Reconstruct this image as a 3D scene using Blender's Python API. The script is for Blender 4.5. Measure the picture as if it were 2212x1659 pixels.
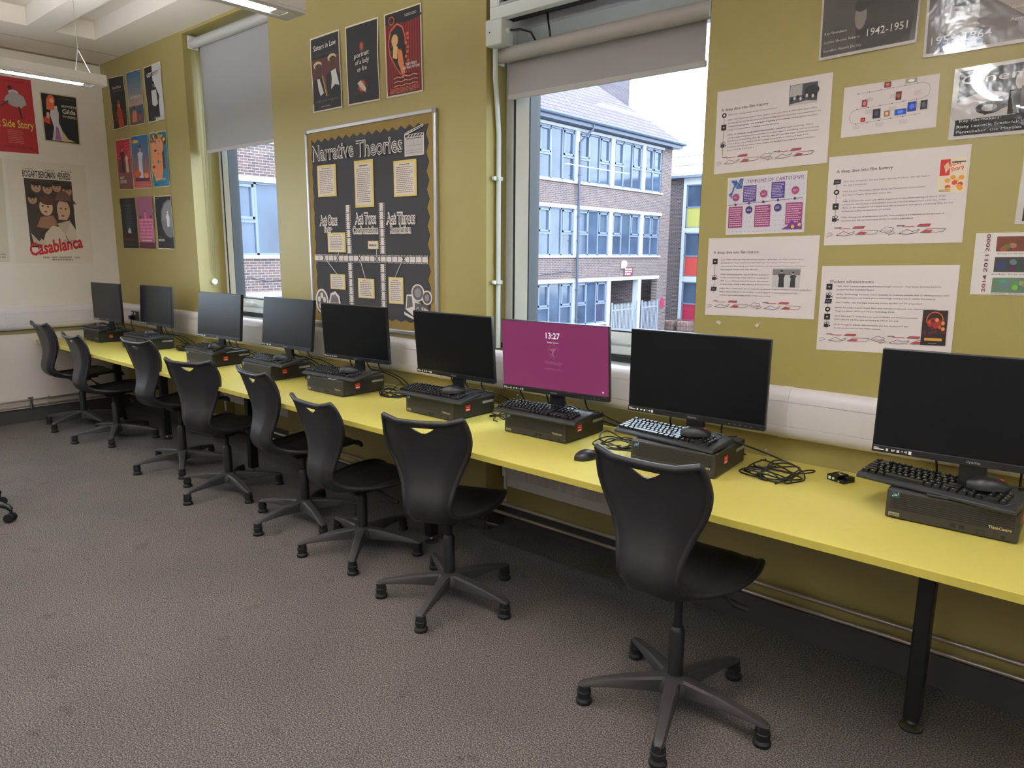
import bpy, bmesh, math, random
from mathutils import Vector, Matrix
R = math.radians
random.seed(7)
S = bpy.context.scene
for o in list(bpy.data.objects): bpy.data.objects.remove(o)
C = S.collection

# ------------------------------------------------------------------ camera
cam_d = bpy.data.cameras.new('camera'); cam = bpy.data.objects.new('camera', cam_d); C.objects.link(cam)
S.camera = cam
CAM = Vector((7.3168, -2.7663, 1.5327)); yaw, pitch, roll, FPX = 0.7076, 0.1848, 0.0075, 1534.05
fw = Vector((-math.sin(yaw)*math.cos(pitch), math.cos(yaw)*math.cos(pitch), -math.sin(pitch)))
rt = Vector((math.cos(yaw), math.sin(yaw), 0)); up = rt.cross(fw)
r2 = rt*math.cos(roll) + up*math.sin(roll); u2 = up*math.cos(roll) - rt*math.sin(roll)
cam.matrix_world = Matrix(((r2.x, u2.x, -fw.x, CAM.x), (r2.y, u2.y, -fw.y, CAM.y), (r2.z, u2.z, -fw.z, CAM.z), (0, 0, 0, 1)))
cam_d.sensor_width = 36; cam_d.lens = FPX/2212*36; cam_d.clip_start = 0.05; cam_d.clip_end = 300

# ------------------------------------------------------------------ world, light, exposure
W = bpy.data.worlds.new('overcast_sky'); S.world = W; W.use_nodes = True
bg = W.node_tree.nodes['Background']; bg.inputs[0].default_value = (0.74, 0.88, 1.0, 1); bg.inputs[1].default_value = 9.6
S.view_settings.view_transform = 'Standard'; S.view_settings.look = 'None'
S.view_settings.exposure = 0.0; S.view_settings.gamma = 1.0; S.view_settings.use_curve_mapping = False
LAMP_STRENGTH = 66.0
LAMP_COL = (0.97, 0.98, 1.0, 1)
UP_STRENGTH = 94.0
for px, pw, pz0, pz1, py in ((2.2, 1.2, 1.05, 2.3, .33), (5.36, 1.2, 1.05, 2.3, .30)):
    ld = bpy.data.lights.new('window_portal', 'AREA'); ld.shape = 'RECTANGLE'; ld.size = pw; ld.size_y = pz1-pz0
    ld.cycles.is_portal = True
    lo = bpy.data.objects.new('window_portal', ld); C.objects.link(lo); lo.location = (px, py, (pz0+pz1)/2); lo.rotation_euler = (R(-90), 0, 0)
ld = bpy.data.lights.new('window_portal', 'AREA'); ld.shape = 'RECTANGLE'; ld.size = 1.35; ld.size_y = 1.3; ld.cycles.is_portal = True
lo = bpy.data.objects.new('window_portal', ld); C.objects.link(lo); lo.location = (-.28, -2.05, 1.78); lo.rotation_euler = (0, R(-90), 0)

# ------------------------------------------------------------------ helpers
def lin(c):
    return tuple((v/255/12.92 if v/255 <= .04045 else ((v/255+.055)/1.055)**2.4) for v in c)
MATS = {}
def mat(name, col=(128,128,128), rough=.5, metal=0, spec=.5, noise=None, bump=None, emit=None, coat=0):
    if name in MATS: return MATS[name]
    m = bpy.data.materials.new(name); m.use_nodes = True; MATS[name] = m
    nt = m.node_tree; b = nt.nodes['Principled BSDF']
    c = lin(col)
    b.inputs['Base Color'].default_value = (*c, 1); b.inputs['Roughness'].default_value = rough
    b.inputs['Metallic'].default_value = metal; b.inputs['Specular IOR Level'].default_value = spec
    b.inputs['Coat Weight'].default_value = coat
    if noise or bump:
        tc = nt.nodes.new('ShaderNodeTexCoord')
    if noise:   # (scale, amount, detail)
        n = nt.nodes.new('ShaderNodeTexNoise'); n.inputs['Scale'].default_value = noise[0]; n.inputs['Detail'].default_value = noise[2] if len(noise) > 2 else 4
        nt.links.new(tc.outputs['Object'], n.inputs['Vector'])
        rp = nt.nodes.new('ShaderNodeValToRGB'); a = noise[1]
        rp.color_ramp.elements[0].position = .3; rp.color_ramp.elements[1].position = .7
        rp.color_ramp.elements[0].color = (*[v*(1-a) for v in c], 1); rp.color_ramp.elements[1].color = (*[min(1, v*(1+a)) for v in c], 1)
        nt.links.new(n.outputs['Fac'], rp.inputs['Fac']); nt.links.new(rp.outputs['Color'], b.inputs['Base Color'])
    if bump:    # (scale, strength, distance)
        n = nt.nodes.new('ShaderNodeTexNoise'); n.inputs['Scale'].default_value = bump[0]; n.inputs['Detail'].default_value = 3
        nt.links.new(tc.outputs['Object'], n.inputs['Vector'])
        bp = nt.nodes.new('ShaderNodeBump'); bp.inputs['Strength'].default_value = bump[1]; bp.inputs['Distance'].default_value = bump[2]
        nt.links.new(n.outputs['Fac'], bp.inputs['Height']); nt.links.new(bp.outputs['Normal'], b.inputs['Normal'])
    if emit:
        b.inputs['Emission Color'].default_value = (*lin(emit[0]), 1); b.inputs['Emission Strength'].default_value = emit[1]
    return m

class MB:
    """collects shapes; build() links them as one mesh object"""
    def __init__(s): s.v = []; s.f = []; s.m = []; s.cur = 0
    def add(s, vs, fs):
        n = len(s.v); s.v += [tuple(p) for p in vs]
        for f in fs: s.f.append([i+n for i in f]); s.m.append(s.cur)
        return s
    def mi(s, i): s.cur = i; return s
    def box(s, x0, x1, y0, y1, z0, z1):
        vs = [(x, y, z) for x in (x0, x1) for y in (y0, y1) for z in (z0, z1)]
        return s.add(vs, [(0,1,3,2),(4,6,7,5),(0,4,5,1),(2,3,7,6),(0,2,6,4),(1,5,7,3)])
    def tube(s, pts, r, n=8, caps=True, rr=None):
        pts = [Vector(p) for p in pts]; L = len(pts); ring = []; prev = None
        for i, p in enumerate(pts):
            t = (pts[min(i+1, L-1)]-pts[max(i-1, 0)])
            t = t.normalized() if t.length > 1e-9 else Vector((0, 0, 1))
            if prev is None:
                a = t.orthogonal().normalized()
            else:
                a = prev - t*prev.dot(t)
                a = a.normalized() if a.length > 1e-6 else t.orthogonal().normalized()
            prev = a; b = t.cross(a); q = rr[i] if rr else r
            ring.append([p + (a*math.cos(2*math.pi*k/n)+b*math.sin(2*math.pi*k/n))*q for k in range(n)])
        vs = [v for rg in ring for v in rg]; fs = []
        for i in range(L-1):
            for k in range(n):
                fs.append((i*n+k, i*n+(k+1) % n, (i+1)*n+(k+1) % n, (i+1)*n+k))
        if caps: fs.append(tuple(reversed(range(n)))); fs.append(tuple(range((L-1)*n, L*n)))
        return s.add(vs, fs)
    def lathe(s, prof, n=20, c=(0, 0, 0)):
        vs = []; fs = []
        for r, z in prof:
            for k in range(n): vs.append((c[0]+r*math.cos(2*math.pi*k/n), c[1]+r*math.sin(2*math.pi*k/n), c[2]+z))
        for i in range(len(prof)-1):
            for k in range(n): fs.append((i*n+k, i*n+(k+1) % n, (i+1)*n+(k+1) % n, (i+1)*n+k))
        fs.append(tuple(reversed(range(n)))); fs.append(tuple(range((len(prof)-1)*n, len(prof)*n)))
        return s.add(vs, fs)
    def prism(s, pts, d):
        """pts: 3-D loop, d: extrusion vector"""
        n = len(pts); d = Vector(d); vs = [Vector(p) for p in pts] + [Vector(p)+d for p in pts]
        fs = [tuple(reversed(range(n))), tuple(range(n, 2*n))] + [(i, (i+1) % n, n+(i+1) % n, n+i) for i in range(n)]
        return s.add(vs, fs)
    def grid(s, P):
        h = len(P); w = len(P[0]); vs = [p for r in P for p in r]
        fs = [(i*w+j, i*w+j+1, (i+1)*w+j+1, (i+1)*w+j) for i in range(h-1) for j in range(w-1)]
        return s.add(vs, fs)
    def build(s, name, ms, parent=None, smooth=True, bevel=0, seg=2, fix=True):
        me = bpy.data.meshes.new(name); me.from_pydata(s.v, [], s.f)
        if not isinstance(ms, (list, tuple)): ms = [ms]
        for m in ms: me.materials.append(m)
        for p, k in zip(me.polygons, s.m): p.material_index = k
        if fix:
            bm = bmesh.new(); bm.from_mesh(me); bmesh.ops.recalc_face_normals(bm, faces=bm.faces); bm.to_mesh(me); bm.free()
        if smooth:
            me.shade_smooth(); me.set_sharp_from_angle(angle=R(38))
        me.update()
        o = bpy.data.objects.new(name, me); C.objects.link(o)
        if parent: o.parent = parent
        if bevel:
            b = o.modifiers.new('bevel', 'BEVEL'); b.width = bevel; b.segments = seg; b.limit_method = 'ANGLE'; b.angle_limit = R(40)
        return o
def tag(o, label=None, cat=None, group=None, kind=None):
    if label: o['label'] = label
    if cat: o['category'] = cat
    if group: o['group'] = group
    if kind: o['kind'] = kind
    return o
def thing(name, label, cat, loc=(0, 0, 0), rz=0, group=None):
    o = bpy.data.objects.new(name, None); C.objects.link(o); o.location = loc; o.rotation_euler = (0, 0, rz)
    o.empty_display_size = .05
    return tag(o, label, cat, group)
def struct(o, label=None): return tag(o, label, None, None, 'structure')
def dup_tree(o, parent=None):
    c = o.copy(); C.objects.link(c); c.parent = parent
    for ch in o.children: dup_tree(ch, c)
    return c

# text geometry (built-in font), cached per string
_T = {}
def text_geo(s, bold=0.0):
    if 'M' in s and bold < .017: bold = 0
    k = (s, bold)
    if k not in _T:
        cu = bpy.data.curves.new('t', 'FONT'); cu.body = s; cu.size = 1; cu.resolution_u = 2; cu.offset = bold; cu.fill_mode = 'FRONT'
        ob = bpy.data.objects.new('t', cu); me = bpy.data.meshes.new_from_object(ob)
        vs = [(v.co.x, v.co.y) for v in me.vertices]; fs = [tuple(p.vertices) for p in me.polygons]
        bpy.data.objects.remove(ob); bpy.data.meshes.remove(me); bpy.data.curves.remove(cu)
        if vs:
            x0 = min(v[0] for v in vs); x1 = max(v[0] for v in vs)
            vs = [(v[0]-x0, v[1]) for v in vs]
        else: x1 = x0 = 0
        _T[k] = (vs, fs, x1-x0)
    return _T[k]

# printed matter: colours live in a colour attribute, one flat colour per printed shape
def print_mat(name, rough, coat=0, bump=None):
    m = mat(name, (255,255,255), rough, coat=coat, bump=bump)
    nt = m.node_tree
    if not nt.nodes.get('pc'):
        a = nt.nodes.new('ShaderNodeVertexColor'); a.name = 'pc'; a.layer_name = 'ink'
        nt.links.new(a.outputs['Color'], nt.nodes['Principled BSDF'].inputs['Base Color'])
    return m
class Page:
    def __init__(s, w, h): s.w = w; s.h = h; s.v = []; s.f = []; s.c = []; s.ly = 0; s.rnd = random.Random(int(w*1000+h*777))
    def add(s, vs, fs, col, layer=None):
        if layer is None: s.ly += 1; layer = s.ly
        n = len(s.v); s.v += [(p[0], p[1], layer) for p in vs]
        for f in fs: s.f.append([i+n for i in f]); s.c.append(col)
    def rect(s, u0, v0, u1, v1, col, layer=None): s.add([(u0,v0),(u1,v0),(u1,v1),(u0,v1)], [(0,1,2,3)], col, layer)
    def poly(s, pts, col, layer=None): s.add(pts, [tuple(range(len(pts)))], col, layer)
    def ell(s, cu, cv, ru, rv, col, layer=None, n=18, a0=0):
        s.poly([(cu+ru*math.cos(2*math.pi*k/n+a0), cv+rv*math.sin(2*math.pi*k/n+a0)) for k in range(n)], col, layer)
    def line(s, a, b, t, col, layer=None):
        dx = (b[0]-a[0])*s.w; dy = (b[1]-a[1])*s.h; L = math.hypot(dx, dy) or 1; nx = -dy/L*t/2/s.w; ny = dx/L*t/2/s.h
        s.poly([(a[0]-nx,a[1]-ny),(b[0]-nx,b[1]-ny),(b[0]+nx,b[1]+ny),(a[0]+nx,a[1]+ny)], col, layer)
    def pline(s, pts, t, col, layer=None):
        for a, b in zip(pts, pts[1:]): s.line(a, b, t, col, layer)
    def ring(s, cu, cv, ru, rv, t, col, n=20, layer=None):
        P = [(cu+ru*math.cos(2*math.pi*k/n), cv+rv*math.sin(2*math.pi*k/n)) for k in range(n+1)]; s.pline(P, t, col, layer)
    def text(s, tx, u, v, h, col, width=None, bold=0.0, rot=0, skew=0, center=False, layer=None):
        """u,v baseline start (page units); h = cap height in metres; width in page units"""
        vs, fs, w = text_geo(tx, bold)
        if not vs: return
        k = h/.7; kx = k
        if width: kx = width*s.w/w
        ca, sa = math.cos(rot), math.sin(rot); off = -w*kx/2 if center else 0
        out = []
        for x, y in vs:
            X = x*kx+off+skew*y*k; Y = y*k
            out.append((u+(X*ca-Y*sa)/s.w, v+(X*sa+Y*ca)/s.h))
        s.add(out, fs, col, layer)
    def bars(s, u0, v0, u1, v1, n, col, fill=.4, layer=None):
        """rows of unreadably small print"""
        if layer is None: s.ly += 1; layer = s.ly
        dv = (v1-v0)/n
        for i in range(n):
            u = u0; v = v1-(i+1)*dv+dv*.3; end = u1-(s.rnd.random()*.25*(u1-u0) if s.rnd.random() < .3 else 0)
            while u < end:
                w = (u1-u0)*s.rnd.uniform(.05, .16); w = min(w, end-u)
                s.rect(u, v, u+w, v+dv*fill, col, layer); u += w+(u1-u0)*.025
    def build(s, name, P, n, m, parent=None, base=.0015, wave=0, step=.00035, wseed=0, cuts=True, thick=0):
        """P: corners BL,BR,TR,TL in 3-D; n: outward normal"""
        BL, BR, TR, TL = [Vector(p) for p in P]; n = Vector(n); step = min(step, .0018/max(1, s.ly))
        bm = bmesh.new(); cl = bm.loops.layers.color.new('ink')
        vv = [bm.verts.new((p[0], p[1], p[2])) for p in s.v]
        for f, c in zip(s.f, s.c):
            try: fc = bm.faces.new([vv[i] for i in f])
            except ValueError: continue
            l = lin(c)
            # byte colours are stored as sRGB
            for lp in fc.loops: lp[cl] = (c[0]/255, c[1]/255, c[2]/255, 1)
        if wave and cuts:
            bmesh.ops.triangulate(bm, faces=bm.faces[:])
            for k in range(1, 14):
                bmesh.ops.bisect_plane(bm, geom=bm.verts[:]+bm.edges[:]+bm.faces[:], plane_co=(0, k/14, 0), plane_no=(0, 1, 0))
            for k in range(1, 8):
                bmesh.ops.bisect_plane(bm, geom=bm.verts[:]+bm.edges[:]+bm.faces[:], plane_co=(k/8, 0, 0), plane_no=(1, 0, 0))
        for v in bm.verts:
            a, b, k = v.co
            p = BL*(1-a)*(1-b)+BR*a*(1-b)+TR*a*b+TL*(1-a)*b
            w = 0
            if wave:
                w = wave*(.5+.5*math.sin(b*7+wseed)*(.5+.5*math.cos(a*5+wseed*2)))
            gap = 0 if k < .5 else (.0003 if k < 1.5 else .0006)
            v.co = p+n*(base+gap+k*step+w)
        bm.normal_update()
        for f in bm.faces:
            if f.normal.dot(n) < 0: f.normal_flip()
        me = bpy.data.meshes.new(name); bm.to_mesh(me); bm.free(); me.materials.append(m)
        if wave: me.shade_smooth()
        o = bpy.data.objects.new(name, me); C.objects.link(o)
        if parent: o.parent = parent
        return o

# ------------------------------------------------------------------ materials
OLIVE = mat('olive_wall_paint', (160,147,88), .42, noise=(1.6,.03), bump=(90,.10,.002))
WHITE_WALL = mat('white_wall_paint', (230,222,212), .55, noise=(2.2,.02), bump=(60,.08,.002))
CEIL = mat('ceiling_paint', (228,219,208), .7)
TRUNK = mat('white_plastic_trunking', (224,218,220), .32)
TRUNKLINE = mat('trunking_seam', (150,138,134), .5)
UPVC = mat('white_window_plastic', (228,234,232), .28)
GASKET = mat('black_rubber_seal', (28,30,32), .6)
DESK = mat('lime_yellow_laminate', (214,200,102), .36, noise=(30,.015))
DESKEDGE = mat('lime_edge_band', (196,182,82), .4)
BLACKMETAL = mat('black_powder_coat', (22,22,23), .45)
POLY = mat('black_polypropylene', (34,34,37), .42, bump=(900,.12,.0006))
POLYDARK = mat('black_nylon', (26,26,27), .5)
BASEGREY = mat('dusty_dark_nylon', (58,54,53), .55, noise=(9,.14))
RUBBER = mat('black_rubber', (18,18,19), .7)
PCB = mat('black_computer_case', (40,38,37), .45)
PCF = mat('black_ribbed_front', (46,43,40), .5)
PCLINE = mat('rib_groove', (14,13,13), .7)
SCREEN = mat('dark_screen', (11,13,18), .30, spec=.26)
BEZEL = mat('black_bezel', (20,22,27), .34)
KEYB = mat('black_keyboard_plastic', (40,40,43), .48)
KEYC = mat('black_keycap', (24,25,28), .3)
KEYPRINT = mat('white_key_legend', (215,218,222), .5)
CABLE = mat('black_cable', (16,16,17), .42)
STEEL = mat('steel', (170,168,164), .3, metal=1)
PIPE = mat('pale_painted_pipe', (176,168,156), .3, metal=.6)
SKIRT = mat('dark_grey_skirting', (66,62,60), .6)
GREYFAB = mat('grey_blind_fabric', (168,166,168), .85, bump=(700,.1,.0005))
GREYROLL = mat('grey_blind_tube', (186,184,182), .5)
HEADP = mat('grey_head_panel', (214,214,216), .6)
ALU = mat('silver_aluminium', (196,196,200), .34, metal=.7)
RAD = mat('white_radiator_enamel', (205,200,198), .35)
RED = mat('red_sticker', (214,40,32), .4)
WHITEINK = mat('white_ink', (235,235,235), .5)
GOLDINK = mat('tan_ink', (206,186,140), .5)
GREYLAB = mat('grey_label', (150,140,112), .4)
TEAL = mat('teal_label', (18,72,86), .4)
PAPER = print_mat('printed_paper', .62)
LAMI = print_mat('laminated_print', .16, coat=.8, bump=(13,.35,.008))

def brick_mat(name, c1, c2, mort, axis, scale=1.0):
    m = bpy.data.materials.new(name); m.use_nodes = True; nt = m.node_tree; b = nt.nodes['Principled BSDF']
    tc = nt.nodes.new('ShaderNodeTexCoord'); sp = nt.nodes.new('ShaderNodeSeparateXYZ'); cb = nt.nodes.new('ShaderNodeCombineXYZ')
    nt.links.new(tc.outputs['Object'], sp.inputs[0]); nt.links.new(sp.outputs[axis], cb.inputs[0]); nt.links.new(sp.outputs[2], cb.inputs[1])
    br = nt.nodes.new('ShaderNodeTexBrick'); nt.links.new(cb.outputs[0], br.inputs['Vector'])
    br.inputs['Color1'].default_value = (*lin(c1), 1); br.inputs['Color2'].default_value = (*lin(c2), 1); br.inputs['Mortar'].default_value = (*lin(mort), 1)
    br.inputs['Scale'].default_value = 1/scale; br.inputs['Brick Width'].default_value = .235; br.inputs['Row Height'].default_value = .078
    br.inputs['Mortar Size'].default_value = .008; br.inputs['Bias'].default_value = -.1
    nt.links.new(br.outputs['Color'], b.inputs['Base Color']); b.inputs['Roughness'].default_value = .9
    return m
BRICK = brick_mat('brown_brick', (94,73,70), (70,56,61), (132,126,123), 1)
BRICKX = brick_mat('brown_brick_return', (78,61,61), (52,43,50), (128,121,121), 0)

# carpet
fm = bpy.data.materials.new('grey_brown_carpet'); fm.use_nodes = True; nt = fm.node_tree; b = nt.nodes['Principled BSDF']; b.inputs['Roughness'].default_value = .95
b.inputs['Specular IOR Level'].default_value = .15
tc = nt.nodes.new('ShaderNodeTexCoord')
n1 = nt.nodes.new('ShaderNodeTexNoise'); n1.inputs['Scale'].default_value = 190; n1.inputs['Detail'].default_value = 2.5; n1.inputs['Roughness'].default_value = .65
n2 = nt.nodes.new('ShaderNodeTexNoise'); n2.inputs['Scale'].default_value = 2.1; n2.inputs['Detail'].default_value = 5
n3 = nt.nodes.new('ShaderNodeTexNoise'); n3.inputs['Scale'].default_value = 5.5; n3.inputs['Detail'].default_value = 6; n3.inputs['Roughness'].default_value = .7
for n in (n1, n2, n3): nt.links.new(tc.outputs['Object'], n.inputs['Vector'])
r1 = nt.nodes.new('ShaderNodeValToRGB'); e = r1.color_ramp.elements
e[0].position = .36; e[0].color = (*lin((62,57,56)), 1); e[1].position = .66; e[1].color = (*lin((146,137,129)), 1)
x = r1.color_ramp.elements.new(.5); x.color = (*lin((95,90,88)), 1)
r3 = nt.nodes.new('ShaderNodeValToRGB'); r3.color_ramp.elements[0].position = .60; r3.color_ramp.elements[0].color = (1,1,1,1)
r3.color_ramp.elements[1].position = .72; r3.color_ramp.elements[1].color = (.62,.58,.55,1)
r2n = nt.nodes.new('ShaderNodeValToRGB'); r2n.color_ramp.elements[0].position = .35; r2n.color_ramp.elements[0].color = (.88,.88,.9,1); r2n.color_ramp.elements[1].position = .65; r2n.color_ramp.elements[1].color = (1,.98,.96,1)
mx = nt.nodes.new('ShaderNodeMix'); mx.data_type = 'RGBA'; mx.blend_type = 'MULTIPLY'; mx.inputs[0].default_value = 1
mx2 = nt.nodes.new('ShaderNodeMix'); mx2.data_type = 'RGBA'; mx2.blend_type = 'MULTIPLY'; mx2.inputs[0].default_value = 1
nt.links.new(n1.outputs['Fac'], r1.inputs[0]); nt.links.new(n3.outputs['Fac'], r3.inputs[0]); nt.links.new(n2.outputs['Fac'], r2n.inputs[0])
nt.links.new(r1.outputs[0], mx.inputs[6]); nt.links.new(r3.outputs[0], mx.inputs[7]); nt.links.new(mx.outputs[2], mx2.inputs[6]); nt.links.new(r2n.outputs[0], mx2.inputs[7])
nt.links.new(mx2.outputs[2], b.inputs['Base Color'])
bp = nt.nodes.new('ShaderNodeBump'); bp.inputs['Strength'].default_value = .6; bp.inputs['Distance'].default_value = .004
nt.links.new(n1.outputs['Fac'], bp.inputs['Height']); nt.links.new(bp.outputs['Normal'], b.inputs['Normal'])
CARPET = fm

# glass: clear pane with a little surface reflection
gm = bpy.data.materials.new('window_glass'); gm.use_nodes = True; nt = gm.node_tree; nt.nodes.clear()
o_ = nt.nodes.new('ShaderNodeOutputMaterial'); t_ = nt.nodes.new('ShaderNodeBsdfTransparent'); g_ = nt.nodes.new('ShaderNodeBsdfGlossy'); f_ = nt.nodes.new('ShaderNodeFresnel'); m_ = nt.nodes.new('ShaderNodeMixShader')
t_.inputs[0].default_value = (.96,.97,.985,1); g_.inputs['Roughness'].default_value = .01; f_.inputs[0].default_value = 1.45
ge_ = nt.nodes.new('ShaderNodeNewGeometry'); ma_ = nt.nodes.new('ShaderNodeMath'); ma_.operation = 'SUBTRACT'; ma_.inputs[0].default_value = 1; mb_ = nt.nodes.new('ShaderNodeMath'); mb_.operation = 'MULTIPLY'
nt.links.new(ge_.outputs['Backfacing'], ma_.inputs[1]); nt.links.new(ma_.outputs[0], mb_.inputs[0]); nt.links.new(f_.outputs[0], mb_.inputs[1]); nt.links.new(mb_.outputs[0], m_.inputs[0]); nt.links.new(t_.outputs[0], m_.inputs[1]); nt.links.new(g_.outputs[0], m_.inputs[2]); nt.links.new(m_.outputs[0], o_.inputs[0])
GLASS = gm
OUTGLASS = mat('distant_window_glass', (58,70,89), .10, spec=.45, noise=(.55,.45,5))
FARFRAME = mat('pale_blue_grey_frame', (97,107,127), .5)
CONC = mat('white_painted_concrete', (158,161,166), .7)
ROOFT = mat('red_brown_roof_tiles', (136,112,112), .85)
# tile rows on the roof
nt = ROOFT.node_tree; tc = nt.nodes.new('ShaderNodeTexCoord'); wv = nt.nodes.new('ShaderNodeTexBrick')
sp = nt.nodes.new('ShaderNodeSeparateXYZ'); cb = nt.nodes.new('ShaderNodeCombineXYZ'); nt.links.new(tc.outputs['Object'], sp.inputs[0])
nt.links.new(sp.outputs[1], cb.inputs[0]); nt.links.new(sp.outputs[2], cb.inputs[1]); nt.links.new(cb.outputs[0], wv.inputs['Vector'])
wv.inputs['Color1'].default_value = (*lin((97,83,88)), 1); wv.inputs['Color2'].default_value = (*lin((83,71,79)), 1); wv.inputs['Mortar'].default_value = (*lin((52,48,58)), 1)
wv.inputs['Scale'].default_value = 1; wv.inputs['Brick Width'].default_value = .30; wv.inputs['Row Height'].default_value = .22; wv.inputs['Mortar Size'].default_value = .03
nt.links.new(wv.outputs['Color'], nt.nodes['Principled BSDF'].inputs['Base Color'])

# ------------------------------------------------------------------ room shell
ZC = 3.166; XR = 9.8; YB = -6.6
W1 = (1.605, 2.811); W2 = (4.767, 5.957); ZT = 3.145
w = MB()
for a, b_, th in ((-.3, W1[0], .305), (W1[1], 3.8, .305), (3.8, W2[0], .225), (W2[1], XR+.3, .225)): w.box(a, b_, 0, th, 0, ZC+.4)
for a, b_, d, th in ((*W1, .23, .305), (*W2, .15, .225)):
    w.box(a, b_, 0, th, ZT, ZC+.4)          # lintel
    w.box(a, b_, d, th, 0, 1.0)             # thinner wall of the window bay
struct(w.build('wall_right', OLIVE, smooth=False), 'olive painted window wall with two deep window bays')
L3 = (-2.75, -1.35)
m = MB(); m.box(-.3, 0, YB-.3, L3[0], 0, ZC+.4); m.box(-.3, 0, L3[1], 0, 0, ZC+.4); m.box(-.3, 0, *L3, 0, 1.12); m.box(-.3, 0, *L3, 2.45, ZC+.4)
struct(m.build('wall_left', WHITE_WALL, smooth=False), 'white painted end wall')
m = MB(); y0, y1 = L3
for q in ((y0, y0+.07, 1.12, 2.45), (y1-.07, y1, 1.12, 2.45), (y0, y1, 1.12, 1.19), (y0, y1, 2.38, 2.45), ((y0+y1)/2-.035, (y0+y1)/2+.035, 1.12, 2.45)): m.box(-.24, -.17, *q)
fr3 = struct(m.build('window_3', UPVC, smooth=False, bevel=.004), 'white plastic window in the end wall')
m = MB(); m.add([(-.20, y0, 1.12), (-.20, y1, 1.12), (-.20, y1, 2.45), (-.20, y0, 2.45)], [(0,1,2,3)]); PANE3 = (m, fr3)
struct(MB().box(-.3, XR+.3, YB-.3, YB, 0, ZC+.4).build('wall_back', WHITE_WALL, smooth=False))
struct(MB().box(XR, XR+.3, YB, 0, 0, ZC+.4).build('wall_front', WHITE_WALL, smooth=False))
struct(MB().box(-.3, XR+.3, YB-.3, .225, -.15, 0).build('floor', CARPET, smooth=False), 'grey brown speckled carpet floor')
c = MB()
c.box(0, .83, YB, 0, ZC, ZC+.13)      # soffit along the end wall
c.box(.83, XR, -.33, 0, ZC, ZC+.13)   # soffit along the window wall
c.box(-.3, XR+.3, YB-.3, .30, ZC+.13, ZC+.25)
c.box(.83, XR, -.8, -.62, ZC, ZC+.13)
k = -1.45
while k > YB: c.box(.83, XR, k-.18, k, ZC, ZC+.13); k -= .75
k = .83
struct(c.build('ceiling', CEIL, smooth=False), 'off white ceiling with shallow beams')
# cracks / board joints along the left soffit
struct(MB().box(.445, .45, YB, -.02, ZC-.0015, ZC).build('trim_1', mat('joint_line', (140,126,110), .8), smooth=False))
struct(MB().box(0, .012, YB, -.01, ZC-.012, ZC).build('trim_2', mat('joint_line'), smooth=False))
# thin grey-olive coloured strip on the end wall beneath the trunking
struct(MB().box(0, .004, YB, 0, .787, .865).build('trim_3', mat('olive_grey_band', (150,140,98), .5), smooth=False))
# skirtings, following the bays
sk = MB()
for a, b_ in ((0.012, W1[0]), (W1[1], W2[0]), (W2[1], XR)): sk.box(a, b_, -.012, 0, 0, .122)
for (a, b_), d in ((W1, .23), (W2, .15)):
    sk.box(a, b_, d-.012, d, 0, .122); sk.box(a, a+.012, 0, d, 0, .122); sk.box(b_-.012, b_, 0, d, 0, .122)
struct(sk.build('baseboard_right', SKIRT, smooth=False, bevel=.003))
struct(MB().box(0, .012, YB, 0, 0, .122).build('baseboard_left', SKIRT, smooth=False, bevel=.003))

# ------------------------------------------------------------------ windows
def window(idx, x0, x1, d, zs, zt, casement_x):
    f = MB(); y0, y1 = d, d+.07
    t = .07; tr = .07 if idx != 2 else .040
    f.box(x0, x0+t, y0, y1, zs, zt); f.box(x1-tr, x1, y0, y1, zs, zt); f.box(x0+t, x1-tr, y0, y1, zs, zs+.045); f.box(x0+t, x1-tr, y0, y1, zt-t, zt)
    fr = struct(f.build('window_%d' % idx, UPVC, smooth=False, bevel=.006), 'white plastic window frame in bay')
    s = MB(); sw = .095 if idx != 2 else .022; a, b_ = x0+t+.004, x1-tr-.004; ys = d-.012
    s.box(a, a+.095, ys, y1-.01, zs+.05, zt-t); s.box(b_-sw, b_, ys, y1-.01, zs+.05, zt-t)
    s.box(a+.095, b_-sw, ys, y1-.01, zs+.05, zs+.115); s.box(a+.095, b_-sw, ys, y1-.01, zt-t-.07, zt-t)
    s.build('sash', UPVC, fr, smooth=False, bevel=.008)
    g = MB()
    g.box(x0+t-.003, x0+t+.005, ys-.003, y1-.02, zs+.045, zt-t); g.box(x1-tr-.005, x1-tr+.003, ys-.003, y1-.02, zs+.045, zt-t)
    g.box(a+.086, a+.099, ys+.002, y1, zs+.11, zt-t-.06); g.box(b_-sw-.004, b_-sw+.006, ys+.002, y1, zs+.11, zt-t-.06)
    g.box(a+.09, b_-sw+.005, ys+.002, y1, zs+.107, zs+.119)
    g.box(x0+.0, x1, d-.03, y1, zs-.028, zs-.002)
    g.build('rubber_seal', GASKET, fr, smooth=False)
    MB().box(a+.09, b_-sw+.005, y1-.024, y1-.018, zs+.11, zt-t-.06).build('pane', GLASS, fr, smooth=False)
    h = MB(); hx = x0+(x1-x0)*casement_x
    h.box(hx-.06, hx+.06, ys-.03, ys-.018, zs+.068, zs+.09); h.box(hx-.015, hx+.015, ys-.02, ys, zs+.062, zs+.096)
    h.build('window_handle', UPVC, fr, smooth=False, bevel=.004)
    # ledge in front of the frame
    MB().box(x0, x1, d-.02, d+.01, zs-.05, zs-.028).build('window_sill', UPVC, fr, smooth=False, bevel=.003)
    return fr
PANE3[0].build('pane', GLASS, PANE3[1], smooth=False, fix=False)
window(1, *W1, .23, 1.03, ZT, .35)
window(2, *W2, .15, 1.045, 2.62, .55)
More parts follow.
